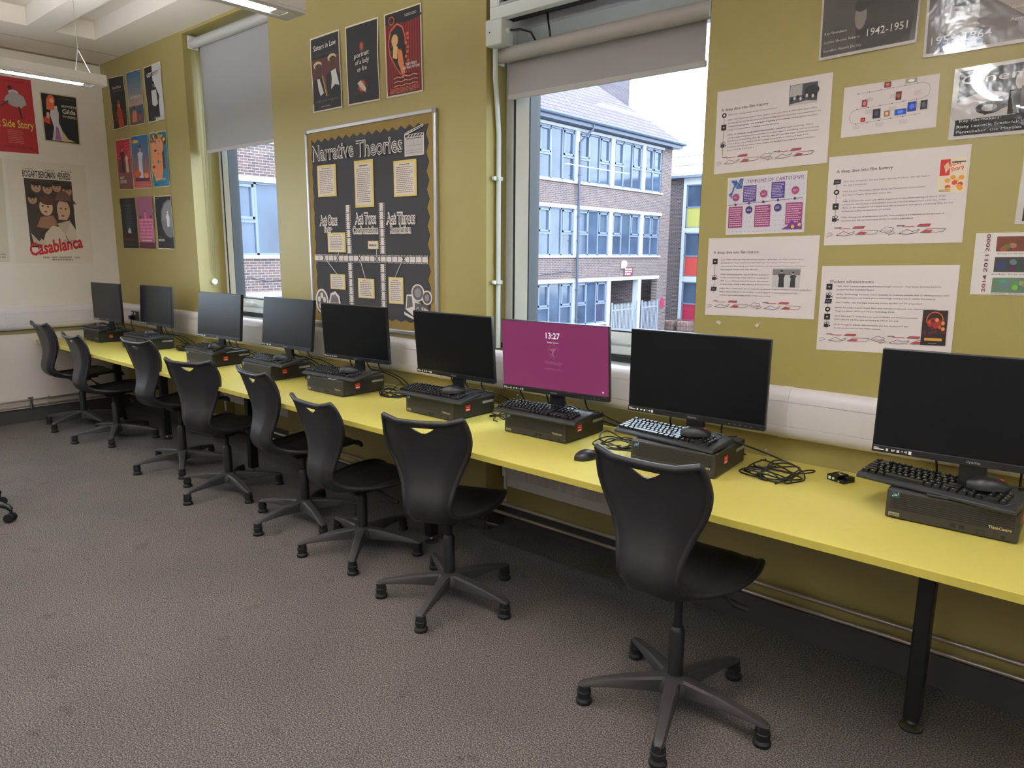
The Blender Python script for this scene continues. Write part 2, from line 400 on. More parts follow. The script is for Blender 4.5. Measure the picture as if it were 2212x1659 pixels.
struct(MB().box(W2[0], W2[1], .14, .24, 2.62, ZT).build('trim_4', HEADP, smooth=False), 'grey panel above the blind in the near window bay')
sb = thing('metal_bracket', 'grey steel strip with a screw hole on the panel above the near window', 'bracket', (5.1, .13, 2.80))
MB().box(0, .75, -.004, .006, -.035, .035).build('strip', mat('grey_steel_strip', (128,126,124), .45), sb, smooth=False)
MB().tube([(.16,-.006,0),(.16,-.002,0)], .008, 10).build('screw_hole', GASKET, sb)

# blinds
def blind(label, x0, x1, y, ztop, zbot, cordside=False):
    t = thing('roller_blind', label, 'blind', ((x0+x1)/2, y, ztop)); hw = (x1-x0)/2
    MB().tube([(-hw, 0, 0), (hw, 0, 0)], .036, 20).build('roller_tube', GREYROLL, t)
    fx = hw-.045
    MB().box(-fx, fx, .030, .0315, zbot-ztop+.01, 0).build('blind_fabric', GREYFAB, t, smooth=False)
    MB().box(-fx-.006, fx+.006, .024, .038, zbot-ztop-.012, zbot-ztop+.014).build('bottom_bar', GREYROLL, t, smooth=False, bevel=.004)
    for sx in (-1, 1):
        b = MB(); b.box(sx*hw-.003, sx*hw+.003, -.042, .042, -.04, .05); b.box(sx*hw-(.03 if sx > 0 else 0), sx*hw+(.03 if sx < 0 else 0), -.04, .04, .045, .05)
        b.build('mounting_bracket', UPVC, t, smooth=False, bevel=.002)
    return t
bl = blind('grey roller blind pulled halfway down over the far window', 1.62, 2.80, .075, 3.085, 2.285)
blind('grey roller blind pulled a little way down over the near window', 4.80, 5.945, .055, 2.485, 2.29)
ct = bl; O_ = (1.605-2.21, .11-.075, 3.05-3.085)
for dy, dz in ((-.012, -1.70), (.012, -1.74), (.035, -1.72), (.058, -1.76)):
    MB().tube([(O_[0]+.008, O_[1]+dy*1.6, O_[2]-.02), (O_[0]+.008, O_[1]+dy*.5, O_[2]+dz)], .0014, 5).build('bead_chain', mat('beige_bead_chain', (150,150,120), .5), ct)
MB().tube([(O_[0], O_[1]+.01, O_[2]-1.78), (O_[0]+.022, O_[1]+.01, O_[2]-1.78)], .024, 18).build('cord_cleat', UPVC, ct)

# ------------------------------------------------------------------ vent unit, junction box, conduit
t = thing('vent_unit', 'white slatted ventilation unit above the near window', 'vent', (4.835, -.05, 2.622))
m = MB(); m.box(0, 1.14, 0, .045, 0, .055); m.box(0, .05, 0, .045, .055, .5); m.box(1.09, 1.14, 0, .045, .055, .5); m.box(.05, 1.09, 0, .045, .46, .5)
m.build('frame', UPVC, t, smooth=False, bevel=.003)
MB().box(.02, 1.12, .045, .13, .015, .5).build('housing', mat('dark_vent_inside', (40,38,36), .8), t, smooth=False)
m = MB()
for k in range(16): m.prism([(.05, .004, .06+k*.025), (.05, .02, .075+k*.025), (.05, .024, .073+k*.025), (.05, .008, .058+k*.025)], (1.04, 0, 0))
for k in range(4): m.box(.05+.26*k, .056+.26*k, .003, .03, .055, .46)
m.build('grille_slats', UPVC, t, smooth=False)
MB().tube([(.33,-.002,.028),(.33,.002,.028)], .004, 8).build('screw', STEEL, t)

t = thing('junction_box', 'square white junction box on the corner beside the near window', 'junction box', (4.80, -.0, 2.51))
MB().box(0, .105, -.045, .045, 0, .12).build('box_body', UPVC, t, smooth=False, bevel=.008, seg=3)
MB().tube([(.105, 0, .065), (.125, 0, .065)], .013, 12).build('cable_gland', UPVC, t)
MB().tube([(.03, -.046, .06), (.03, -.043, .06)], .004, 8).build('screw', GASKET, t)
cb_ = MB(); cb_.tube([(.12, 0, .065), (.18, .005, .06), (.235, .02, .04), (.25, .05, -.01)], .005, 8)
cb_.build('power_cable', CABLE, t)
t = thing('blind_cable', 'black cable dropping from the vent unit to the near blind tube', 'cable', (5.07, .06, 2.64))
MB().tube([(0, .06, .12), (.0, .03, .05), (.035, .0, -.04), (.05, 0, -.12)], .005, 8).build('cable', CABLE, t)
t = thing('cable_conduit', 'white vertical cable conduit running down the near window bay corner', 'conduit', (4.785, .0, 1.02))
CY = .075
MB().tube([(0, CY, 0), (0, CY, .35), (0, CY, 1.1), (.0, CY-.02, 1.30), (.02, CY-.05, 1.36), (.035, .01, 1.49)], .0125, 12).build('conduit_tube', UPVC, t)
for z in (.35, .88):
    m = MB(); m.box(-.017, .016, CY-.018, CY+.018, z-.01, z+.01); m.tube([(-.008, CY-.034, z), (.008, CY-.034, z)], .011, 12); m.build('saddle_clip', UPVC, t, bevel=.002)

# ------------------------------------------------------------------ trunking (bench height) on both walls
def trunk_profile():
    pts = [(0, .823), (-.030, .826), (-.044, .836), (-.052, .856), (-.053, .874), (-.050, .8755), (-.050, .8765), (-.053, .878), (-.053, .968), (-.050, .9695), (-.050, .9705), (-.053, .972), (-.052, .992), (-.044, 1.010), (-.030, 1.019), (0, 1.022)]
    return pts
def trunking(name, label, n0, n1, along):
    t = thing(name, label, 'trunking', (0, 0, 0)); P = trunk_profile(); m = MB()
    if along == 'x': m.prism([(n0, y, z) for y, z in P], (n1-n0, 0, 0))
    else: m.prism([(-y, n0, z) for y, z in P], (0, n1-n0, 0))
    m.build('cover', TRUNK, t)
    js = (1.75, 3.05, 4.45, 6.372, 8.2) if along == 'x' else (-.95, -2.6)
    for x in js:
        b = MB(); Q = [(y*1.05-.0015 if y else 0, z+(.002 if z > .92 else -.002)) for y, z in P]
        if along == 'x': b.prism([(x-.018, y, z) for y, z in Q], (.036, 0, 0))
        else: b.prism([(-y, x-.018, z) for y, z in Q], (0, .036, 0))
        b.build('joint_band', TRUNK, t)
    return t
trunking('cable_trunking', 'long white cable trunking along the olive window wall behind the monitors', 0.0, XR, 'x')
trunking('cable_trunking', 'white cable trunking across the white end wall', YB, -.056, 'y')

def socket(x, label):
    t = thing('wall_socket', label, 'socket', (x, -.053, .878))
    MB().box(0, .146, -.011, 0, .002, .088).build('face_plate', mat('dark_socket_plate', (44,44,46), .4), t, smooth=False, bevel=.003)
    for k in (0, 1):
        m = MB(); m.box(.022+k*.06, .036+k*.06, -.016, -.01, .058, .078); m.build('switch', UPVC, t, smooth=False)
    m = MB(); m.box(.018, .062, -.045, -.011, .012, .048); m.tube([(.04, -.03, .014), (.04, -.035, -.03), (.06, -.02, -.09), (.14, .0, -.14)], .005, 6)
    m.build('plug', CABLE, t, bevel=.003)
    return t
socket(.36, 'black double wall socket with a plug between the two far monitors')
socket(2.02, 'black wall socket with plug behind the third monitor from the far wall')
socket(5.04, 'black wall socket with plug between the magenta screen and its left neighbour')

# pipes
def pipes(name, label, along, a, b_):
    t = thing(name, label, 'pipes', (0, 0, 0))
    for z in (.2, .148):
        m = MB()
        m.tube([(a, -.035, z), (b_, -.035, z)] if along == 'x' else [(.035, a, z), (.035, b_, z)], .009, 10)
        m.build('pipe', PIPE, t)
    k = a+.5
    while k < b_:
        m = MB()
        for z in (.2, .148):
            if along == 'x': m.box(k-.008, k+.008, -.047, 0, z-.012, z+.012)
            else: m.box(0, .047, k-.008, k+.008, z-.012, z+.012)
        m.build('pipe_clip', PIPE, t, smooth=False, bevel=.002); k += 1.35
    return t
pipes('heating_pipes', 'pair of thin heating pipes above the skirting of the olive wall', 'x', .06, XR)
pipes('heating_pipes', 'pair of thin heating pipes above the skirting of the white end wall', 'y', YB, -.06)
t = thing('pipe_valve', 'small chrome valve joining the two pipes on the white end wall', 'valve', (.04, -.85, .12))
m = MB(); m.tube([(0, 0, 0), (0, 0, .10)], .009, 10); m.lathe([(.015, .015), (.015, .045)], 12); m.lathe([(.014, .06), (.014, .09)], 12); m.tube([(0, -.02, .098), (0, .02, .098)], .008, 10)
m.build('valve_body', STEEL, t)

# radiators in the bays
def radiator(x0, x1, y, z0, z1, label):
    t = thing('radiator', label, 'radiator', (x0, y, z0)); L = x1-x0; H = z1-z0
    m = MB(); m.box(0, L, -.006, 0, 0, H)
    n = int(L/.04)
    for k in range(n):
        a = .03+k*(L-.06)/n
        m.prism([(a+.004, -.006, .05), (a+.012, -.014, .056), (a+.026, -.014, .056), (a+.034, -.006, .05)], (0, 0, H-.10))
    m.build('front_panel', RAD, t, smooth=False, bevel=.002)
    MB().box(0, L, .03, .036, 0, H).build('back_panel', RAD, t, smooth=False)
    MB().box(-.004, L+.004, -.007, .037, H, H+.008).build('top_grille', RAD, t, smooth=False)
    m = MB(); m.tube([(-.03, .015, .05), (-.03, .015, -.10)], .008, 8); m.tube([(-.03, .015, .05), (0, .015, .05)], .009, 8); m.lathe([(.017, 0), (.017, .05), (.012, .06)], 14, (-.03, .015, .05))
    m.build('valve', UPVC, t)
    MB().tube([(L-.03, .015, .0), (L-.03, .015, -.10)], .008, 8).build('tail_pipe', RAD, t)
    return t
radiator(4.872, 5.84, .06, .265, .68, 'white panel radiator in the bay under the near window')
radiator(1.70, 2.72, .10, .29, .70, 'white panel radiator in the bay under the far window')

# ------------------------------------------------------------------ desk
HD = .73; DY = -.759
t = thing('long_desk', 'long lime yellow wall desk carrying the row of computers', 'desk', (.05, 0, 0))
m = MB(); m.box(0, XR-.06, DY, -.004, HD-.025, HD); m.build('worktop', DESK, t, smooth=False, bevel=.0015)
MB().box(0, XR-.06, DY-.0015, DY+.0005, HD-.0245, HD-.001).build('edge_band', DESKEDGE, t, smooth=False)
for x in (.59, 1.51, 2.85, 4.66, 6.96, 8.9):
    l = MB(); X = x-.05
    l.box(X-.024, X+.024, -.345, -.285, .035, HD-.07); lo = l.build('leg', BLACKMETAL, t, smooth=False, bevel=.006)
    m = MB(); m.lathe([(.034, 0), (.034, .007), (.012, .018), (.008, .036)], 16, (X, -.315, 0)); m.build('levelling_foot', STEEL, lo)
    m = MB(); m.lathe([(.036, 0), (.036, .005)], 16, (X, -.315, 0)); m.build('foot_pad', RUBBER, lo)
    a = MB(); a.prism([(X-.024, -.68, HD-.027), (X-.024, -.66, HD-.05), (X-.024, -.60, HD-.072), (X-.024, -.03, HD-.072), (X-.024, -.03, HD-.027)], (.048, 0, 0))
    a.build('bracket_arm', BLACKMETAL, t, smooth=False, bevel=.003)

# ------------------------------------------------------------------ chairs
def catmull(P, t):
    n = len(P)-1; x = t*n; i = min(int(x), n-1); f = x-i
    p0, p1, p2, p3 = P[max(i-1, 0)], P[i], P[i+1], P[min(i+2, n)]
    return tuple(.5*((2*b)+(-a+c_)*f+(2*a-5*b+4*c_-d)*f*f+(-a+3*b-3*c_+d)*f**3) for a, b, c_, d in zip(p0, p1, p2, p3))
# profile rows: y forward, z above seat, half width, edge curl toward the sitter, crown
PROF = [(-.292, .440, .166, .022), (-.272, .400, .175, .027), (-.254, .345, .180, .030), (-.243, .285, .165, .032), (-.240, .225, .135, .032),
        (-.250, .165, .111, .032), (-.267, .110, .099, .034), (-.270, .060, .095, .036), (-.243, .014, .098, .036), (-.185, -.016, .114, .032),
        (-.120, -.026, .144, .026), (-.040, -.026, .177, .020), (.045, -.018, .198, .014), (.130, -.008, .204, .008), (.215, .000, .192, .002), (.268, -.010, .172, -.004), (.296, -.034, .152, -.006)]
def shell_mesh():
    NT, NX = 64, 16
    rows = []
    for i in range(NT+1):
        t_ = i/NT; y, z, hw, cu = catmull(PROF, t_); y2, z2, _, _ = catmull(PROF, min(1, t_+.01)); y1, z1, _, _ = catmull(PROF, max(0, t_-.01))
        ty, tz = y2-y1, z2-z1; L = math.hypot(ty, tz); ny, nz = -tz/L, ty/L    # toward the sitter (forward / up)
        row = []
        for j in range(NX+1):
            s = -1+2*j/NX; c_ = cu*(max(0, abs(s)-.45)/.55)**1.7 - .003*max(0, 1-abs(abs(s)-.62)/.12)
            sag = -.010*(1-s*s)*max(0, 1-t_*7)      # top edge dips slightly in the middle
            row.append((hw*s, y+ny*c_+sag*ty/L*-1, z+nz*c_+sag))
        rows.append(row)
    return rows
rows = shell_mesh()
m = MB(); m.grid(rows); so = m.build('seat_shell', POLY)
sol = so.modifiers.new('solid', 'SOLIDIFY'); sol.thickness = .008; sol.offset = 0
# triangular hand hole cut through the back
cut = MB(); cut.prism([(-.050, -.5, .408), (.050, -.5, .408), (.030, -.5, .394), (.008, -.5, .383), (-.008, -.5, .383), (-.030, -.5, .394)], (0, .5, 0))
co = cut.build('cutter', POLY)
bo = so.modifiers.new('bool', 'BOOLEAN'); bo.object = co; bo.operation = 'DIFFERENCE'; bo.solver = 'EXACT'
dg = bpy.context.evaluated_depsgraph_get(); dg.update()
me = bpy.data.meshes.new_from_object(so.evaluated_get(dg)); bpy.data.objects.remove(so); bpy.data.objects.remove(co)
# rolled rim all round, joined into the shell mesh
loop = [r_[0] for r_ in rows] + rows[-1][1:-1] + [r_[-1] for r_ in reversed(rows)] + list(reversed(rows[0][1:-1]))
loop.append(loop[0]); loop.append(loop[1])
rim = MB(); rim.tube(loop, .0115, 10, caps=False)
bm = bmesh.new(); bm.from_mesh(me)
vs = [bm.verts.new(p) for p in rim.v]
for f in rim.f: bm.faces.new([vs[i] for i in f])
bm.normal_update(); SH = bpy.data.meshes.new('seat_shell'); bm.to_mesh(SH); bm.free(); SH.materials.clear(); SH.materials.append(POLY)
SH.shade_smooth(); SH.set_sharp_from_angle(angle=R(50)); bpy.data.meshes.remove(me)

def make_chair():
    t = thing('swivel_chair', 'x', 'chair')
    so = bpy.data.objects.new('seat_shell', SH); C.objects.link(so); so.parent = t
    m = MB(); m.box(-.075, .075, -.10, .12, -.052, -.022); m.box(-.05, .05, -.07, .07, -.075, -.05)
    m.build('seat_mount', POLYDARK, t, smooth=False, bevel=.008)
    m = MB(); m.tube([(.04, .03, -.05), (.10, .045, -.062), (.155, .06, -.085)], .005, 6); lv = m
    lv.tube([(.150, .058, -.083), (.165, .063, -.092), (.205, .075, -.104)], .01, 8, rr=[.006, .012, .010])
    lv.build('height_lever', POLYDARK, t)
    MB().tube([(0, 0, -.30), (0, 0, -.06)], .0145, 14).build('gas_piston', mat('dark_steel_tube', (48,46,46), .3, metal=.5), t)
    m = MB(); m.lathe([(.0265, .085), (.0265, .285), (.023, .292), (.018, .30)], 20); m.build('column', POLYDARK, t)
    m = MB(); m.lathe([(.055, .062), (.060, .075), (.058, .100), (.046, .120), (.030, .124)], 24); m.build('base_hub', BASEGREY, t)
    for k in range(5):
        a = MB()
        sec = [(.03, .123, .063, .026), (.08, .119, .066, .024), (.15, .112, .070, .0215), (.22, .100, .071, .020), (.28, .088, .069, .019), (.312, .080, .067, .017), (.326, .070, .067, .010)]
        P = []
        for r_, zt, zb, hw in sec:
            P.append([(r_, -hw, zb), (r_, -hw, zt-.010), (r_, -hw*.72, zt-.002), (r_, 0, zt), (r_, hw*.72, zt-.002), (r_, hw, zt-.010), (r_, hw, zb), (r_, hw*.7, zb+.004), (r_, 0, zb+.006), (r_, -hw*.7, zb+.004), (r_, -hw, zb)])
        a.grid(P); a.add(P[0][:-1], [tuple(range(10))]); a.add(P[-1][:-1], [tuple(range(10))])
        ao = a.build('base_arm', BASEGREY, t); ao.rotation_euler = (0, 0, 2*math.pi*k/5)
        m = MB(); m.lathe([(.027, 0), (.0285, .003), (.0285, .012), (.026, .015), (.0215, .020), (.0215, .030), (.0245, .032), (.0245, .044), (.0215, .046), (.0215, .068)], 18, (.3065, 0, 0))
        m.build('foot_glide', RUBBER, ao)
    return t
CH = [('A', .464, -.572, 7, 2.4, .466), ('B', 1.176, -.568, 43, .4, .425), ('C', 2.347, -.568, 45, 7.4, .488), ('D', 3.08, -.614, 65, 21, .438),
      ('E', 3.879, -.575, 56, -4.2, .454), ('F', 4.456, -.610, 25, -2, .385), ('G', 5.178, -.688, 5.2, 24.5, .440), ('H', 6.314, -.728, 1.4, 1.5, .500)]
CL = ['black plastic swivel chair nearest the white end wall', 'black plastic swivel chair, second from the white end wall', 'black plastic swivel chair tucked in at the third computer from the end wall',
      'black plastic swivel chair turned slightly left, in front of the desk at the fourth computer', 'black plastic swivel chair, fifth from the white end wall', 'black plastic swivel chair with the lowest seat, under the notice board side of the desk',
      'black plastic swivel chair turned left, second nearest to the viewer', 'black plastic swivel chair closest to the viewer, its whole star base in view']
proto = make_chair()
for i, ((nm, x, y, by, sy, sh), lb) in enumerate(zip(CH, CL)):
    o = proto if i == 0 else dup_tree(proto)
    CH[i] = o, x, y, by, sy, sh, lb
for o, x, y, by, sy, sh, lb in CH:
    o.location = (x, y, 0); o.rotation_euler = (0, 0, R(sy)); tag(o, lb, 'chair', 'black swivel chairs along the desk')
    k = 0
    for ch in o.children:
        b_ = ch.name.split('.')[0]
        if b_ in ('seat_shell', 'seat_mount', 'height_lever', 'gas_piston'): ch.location.z = sh
        if b_ == 'base_arm': ch.rotation_euler = (0, 0, R(by-sy)+2*math.pi*k/5); k += 1

# castor chair mostly out of the frame at left
t = thing('office_chair', 'black office chair with castors, only one castor and arm in view at the left edge', 'chair', (2.462, -1.945, 0), R(48))
MB().lathe([(.05, .07), (.05, .12), (.03, .13), (.03, .30), (.015, .31), (.015, .42)], 18).build('column', POLYDARK, t)
for k in range(5):
    ca, sa = math.cos(2*math.pi*k/5), math.sin(2*math.pi*k/5)
    m = MB(); q = [(.03, .11), (.15, .115), (.27, .105), (.31, .09), (.325, .07)]
    m.tube([(r_*ca, r_*sa, z) for r_, z in q], .018, 10, rr=[.026, .022, .019, .017, .013]); ao = m.build('base_arm', mat('glossy_black_nylon', (26,30,28), .25), t)
    m = MB()
    for sgn in (-1, 1):
        cx, cy = .315*ca-sgn*.014*sa*0-sgn*.014*sa, .315*sa+sgn*.014*ca
        m.tube([(cx-sgn*.008*-sa*-1, cy-sgn*.008*ca, .026), (cx+sgn*.010*-sa, cy+sgn*.010*ca, .026)], .026, 18)
    m.tube([(.322*ca, .322*sa, .045), (.322*ca, .322*sa, .075)], .008, 8)
    m.build('castor', RUBBER, ao)
MB().box(-.28, .12, -.20, .20, .42, .48).build('seat_cushion', mat('black_fabric', (30,30,32), .9), t, smooth=False, bevel=.03, seg=3)
MB().box(-.27, .11, -.27, -.22, .55, .92).build('backrest', mat('black_fabric'), t, smooth=False, bevel=.02, seg=3)
MB().tube([(0, -.1, .42), (0, -.30, .44), (0, -.29, .60)], .015, 8).build('back_bracket', POLYDARK, t)

# ------------------------------------------------------------------ computers
def text_mb(mb, s, x, z, h, width=None, y=0, bold=0, mirror=False):
    """text in the XZ plane facing -y"""
    vs, fs, w_ = text_geo(s, bold); k = h/.7; kx = width/w_ if width else k
    mb.add([(x+a*kx, y, z+b_*k) for a, b_ in vs], fs)
def make_pc(x, y, ya, label, detail):
    t = thing('desktop_computer', label, 'computer', (x, y, HD), ya, 'small desktop computers lying flat on the desk')
    Wd, Hh, Dp = .34, .0925, .295
    MB().box(0, Wd, .012, Dp, .004, Hh).build('case', PCB, t, smooth=False, bevel=.004)
    f = MB(); f.box(0, Wd, 0, .012, .003, Hh-.001); fo = f.build('front_panel', PCF, t, smooth=False, bevel=.005, seg=3)
    g = MB()
    for k in range(9): g.box(.012, Wd-.012, -.0006, .0002, .034+k*.0058, .0362+k*.0058)
    g.build('air_slots', PCLINE, fo, smooth=False)
    m = MB(); text_mb(m, 'ThinkCentre', Wd-.072, .034, .0085, .055, -.0012, .02); m.build('badge', GOLDINK, fo, smooth=False)
    m = MB(); m.box(.010, .040, -.0010, .0002, .010, .021); lb = m.build('maker_plate', GREYLAB, fo, smooth=False)
    m = MB(); text_mb(m, 'Lenovo', .0125, .0128, .0055, .025, -.0014, .02); m.build('maker_name', PCLINE, fo, smooth=False)
    m = MB(); m.box(.014, .036, -.0011, .0002, .068, .087); m.build('processor_sticker', TEAL, fo, smooth=False)
    m = MB(); text_mb(m, 'CORE', .019, .074, .006, .011, -.0015, .02); m.box(.0155, .0175, -.0015, -.001, .071, .074); m.box(.032, .0335, -.0015, -.001, .078, .086); m.build('sticker_text', WHITEINK, fo, smooth=False)
    for k in (0, 1):
        m = MB(); m.box(Wd-.165+k*.022, Wd-.151+k*.022, -.0008, .0002, .012, .0245); m.build('usb_port', PCLINE, fo, smooth=False)
    MB().box(Wd-.102, Wd-.078, -.0008, .0002, .0195, .0212).build('card_slot', PCLINE, fo, smooth=False)
    for q in (.096, .080): MB().tube([(Wd-q, -.001, .012), (Wd-q, .001, .012)], .0022, 10).build('audio_jack', PCLINE, fo)
    MB().tube([(Wd-.035, -.001, .014), (Wd-.035, .001, .014)], .006, 14).build('power_button', PCLINE, fo)
    m = MB(); m.box(Wd, Wd+.0012, .085, .118, .038, .066); so_ = m.build('asset_sticker', RED, t, smooth=False)
    m = MB(); m.box(Wd+.0012, Wd+.0016, .089, .114, .041, .047); m.box(Wd+.0012, Wd+.0015, .092, .110, .056, .058); m.build('sticker_print', WHITEINK, so_, smooth=False)
    m = MB(); m.box(Wd, Wd+.001, .205, .285, .058, .070); m.build('side_label', mat('silver_label', (150,152,150), .35), t, smooth=False)
    m = MB()
    for k in range(4): m.lathe([(.008, 0), (.007, .005)], 10, (.03 if k % 2 else Wd-.03, .03 if k < 2 else Dp-.03, 0))
    m.build('rubber_feet', RUBBER, t)
    return t
def make_monitor(cx, cy, cz, ya, tilt, label, lit=False, cab=0):
    bz = HD+.0925
    t = thing('monitor', label, 'monitor', (cx, cy, bz), ya, 'flat computer monitors in a row')
    Wd, Hh, D = .54, .324, .020
    def tl(o): o.location = (0, 0, cz-bz); o.rotation_euler = (-tilt, 0, 0); return o
    b = MB(); b.box(-Wd/2, Wd/2, .001, D, 0, Hh); bo_ = tl(b.build('panel_body', BEZEL, t, smooth=False, bevel=.003))
    b = MB(); b.box(-.13, .13, D, D+.03, .05, .24); b.build('rear_housing', BEZEL, bo_, smooth=False, bevel=.01)
    if lit:
        sm = mat('magenta_lit_screen', (24,8,16), .3, emit=((128,46,92), .95))
    else: sm = SCREEN
    b = MB(); b.box(-Wd/2+.004, Wd/2-.004, -.0006, .002, .023, Hh-.004); sc = tl(b.build('screen', sm, t, smooth=False))
    b = MB(); b.box(-Wd/2, Wd/2, -.0035, .002, 0, .021); bz_ = tl(b.build('chin_bezel', BEZEL, t, smooth=False, bevel=.0015))
    b = MB(); text_mb(b, 'iiyama', -.017, .0075, .0075, .034, -.0042, .02); b.build('maker_name', mat('grey_ink', (150,152,158), .4), bz_, smooth=False)
    b = MB()
    b.box(-Wd/2+.006, -Wd/2+.020, -.0042, -.0036, .0125, .0150); b.box(-Wd/2+.006, -Wd/2+.034, -.0042, -.0036, .0075, .0105)
    x = -Wd/2
    for u0, u1, v0, v1 in ((.040,.046,.006,.014), (.055,.0575,.007,.013), (.0585,.061,.007,.013), (.062,.0645,.009,.013), (.070,.077,.006,.0135), (.082,.087,.011,.0125), (.084,.087,.007,.0085), (.091,.0935,.0085,.0125), (.0945,.0975,.007,.014), (.102,.110,.005,.015)):
        b.box(x+u0, x+u1, -.0042, -.0036, v0, v1)
    b.build('feature_icons', WHITEINK, bz_, smooth=False)
    b = MB()
    for k in range(5): b.box(.14+k*.02, .146+k*.02, -.0042, -.0036, .008, .0095)
    b.build('button_marks', mat('grey_ink'), bz_, smooth=False)
    if lit:
        wm = mat('white_screen_text', (0,0,0), .5, emit=((238,230,238), 1.0)); fm_ = mat('faint_screen_crest', (0,0,0), .5, emit=((150,92,122), 1.0))
        b = MB(); text_mb(b, '13:27', -.035, .253, .026, .070, -.0012, .015); text_mb(b, 'Monday 12 January', -.029, .233, .0065, .058, -.0012, .015)
        b.box(.238, .244, -.0012, -.001, .036, .043)
        b.build('clock_text', wm, sc, smooth=False)
        b = MB()
        sh = [(-.024,.216),(-.013,.220),(0,.226),(.013,.220),(.024,.216),(.024,.192),(.017,.175),(0,.162),(-.017,.175),(-.024,.192)]
        def seg(a, c_, w_=.0011):
            dx, dz = c_[0]-a[0], c_[1]-a[1]; L = math.hypot(dx, dz); nx, nz = -dz/L*w_/2, dx/L*w_/2
            b.add([(a[0]-nx,-.0012,a[1]-nz),(c_[0]-nx,-.0012,c_[1]-nz),(c_[0]+nx,-.0012,c_[1]+nz),(a[0]+nx,-.0012,a[1]+nz)], [(0,1,2,3)])
        for i in range(10): seg(sh[i], sh[(i+1) % 10])
        for pg in ([(-.019,.211),(-.012,.201),(-.004,.197),(-.001,.203),(-.008,.207)], [(.018,.213),(.013,.203),(.004,.197),(.001,.203),(.008,.207)],
                   [(-.003,.206),(.003,.206),(.005,.194),(.001,.186),(-.005,.183),(-.004,.195)], [(.001,.214),(.006,.211),(.003,.206),(-.002,.207)],
                   [(-.005,.183),(.001,.186),(.004,.176),(.008,.171),(.000,.173)], [(-.013,.187),(-.005,.183),(-.002,.178),(-.009,.180)]):
            b.add([(p[0], -.0012, p[1]) for p in pg], [tuple(range(len(pg)))])
        text_mb(b, 'TOWNLEY', -.045, .138, .0135, .090, -.0012); text_mb(b, 'GRAMMAR SCHOOL', -.045, .114, .0072, .090, -.0012)
        b.build('school_crest', fm_, sc, smooth=False)
    s_ = MB(); s_.box(-.035, .035, D+.002, D+.022, 0, cz-bz+.10); s_.build('stand_neck', BEZEL, t, smooth=False, bevel=.004)
    s_ = MB(); s_.box(-.105, .105, -.045, .115, 0, .009); s_.build('stand_foot', BEZEL, t, smooth=False, bevel=.004)
    # power and video leads hanging behind the panel
    rn = random.Random(cab)
    for k in range(3):
        xx = -.10+k*.11+rn.uniform(-.02, .02); s_ = MB()
        z0 = cz-bz+.07; P = [(xx, D+.035, z0), (xx+rn.uniform(-.02,.02), D+.06, .03), (xx+rn.uniform(.0,.05), .135, .004), (xx+rn.uniform(.04,.14), .20, -.04)]
        P += [(P[-1][0]+rn.uniform(.03,.09), min(.30, -cy-.02-.0), -.0925+.006)]
        s_.tube([catmull(P, i/16) for i in range(17)], .0035, 6); s_.build('display_lead', CABLE, t)
    return t

def key_layout():
    """(x, y, w, d) in millimetres, origin at keyboard front left"""
    K = []; u = 19.05; x0 = 7; y0 = 19
    def row(y, spec, x=x0):
        for w_ in spec:
            if w_ > 0: K.append((x, y, w_*u, u))
            x += abs(w_)*u
    row(y0, [1.25,1.25,1.25,6.25,1.25,1.25,1.25,1.25]); row(y0+u, [2.25]+[1]*10+[2.75]); row(y0+2*u, [1.75]+[1]*11+[2.25]); row(y0+3*u, [1.5]+[1]*12+[1.5]); row(y0+4*u, [1]*13+[2])
    row(y0+5*u+6, [1,-1,1,1,1,1,-.5,1,1,1,1,-.5,1,1,1,1])
    xn = x0+15*u+6; row(y0, [1,1,1], xn); row(y0+u, [-1,1], xn); row(y0+3*u, [1,1,1], xn); row(y0+4*u, [1,1,1], xn); row(y0+5*u+6, [1,1,1], xn)
    xp = xn+3*u+6; row(y0, [2,1], xp); row(y0+u, [1,1,1], xp); row(y0+2*u, [1,1,1], xp); row(y0+3*u, [1,1,1], xp); row(y0+4*u, [1,1,1,1], xp)
    return K
KEYS = [(x/1000*.985, y/1000, w_/1000*.985, d/1000) for x, y, w_, d in key_layout()][:100]
_kc = {}
def keycap(m, x, y, w_, d, z):
    g = .0015; t_ = .003
    B = [(x+g, y+g, z), (x+w_-g, y+g, z), (x+w_-g, y+d-g, z), (x+g, y+d-g, z)]
    T = [(x+g+t_*.7, y+g+t_*.5, z+.0100), (x+w_-g-t_*.7, y+g+t_*.5, z+.0100), (x+w_-g-t_*.7, y+d-g-t_, z+.0110), (x+g+t_*.7, y+d-g-t_, z+.0110)]
    m.mi(0).add(B+T, [(0,1,5,4),(1,2,6,5),(2,3,7,6),(3,0,4,7),(4,5,6,7)])
    if w_ < .03:
        m.mi(1).add([(x+g+.005, y+d-.0095, z+.0111), (x+g+.0080, y+d-.0095, z+.0111), (x+g+.0080, y+d-.0062, z+.0113), (x+g+.005, y+d-.0062, z+.0113)], [(0,1,2,3)]); m.mi(0)
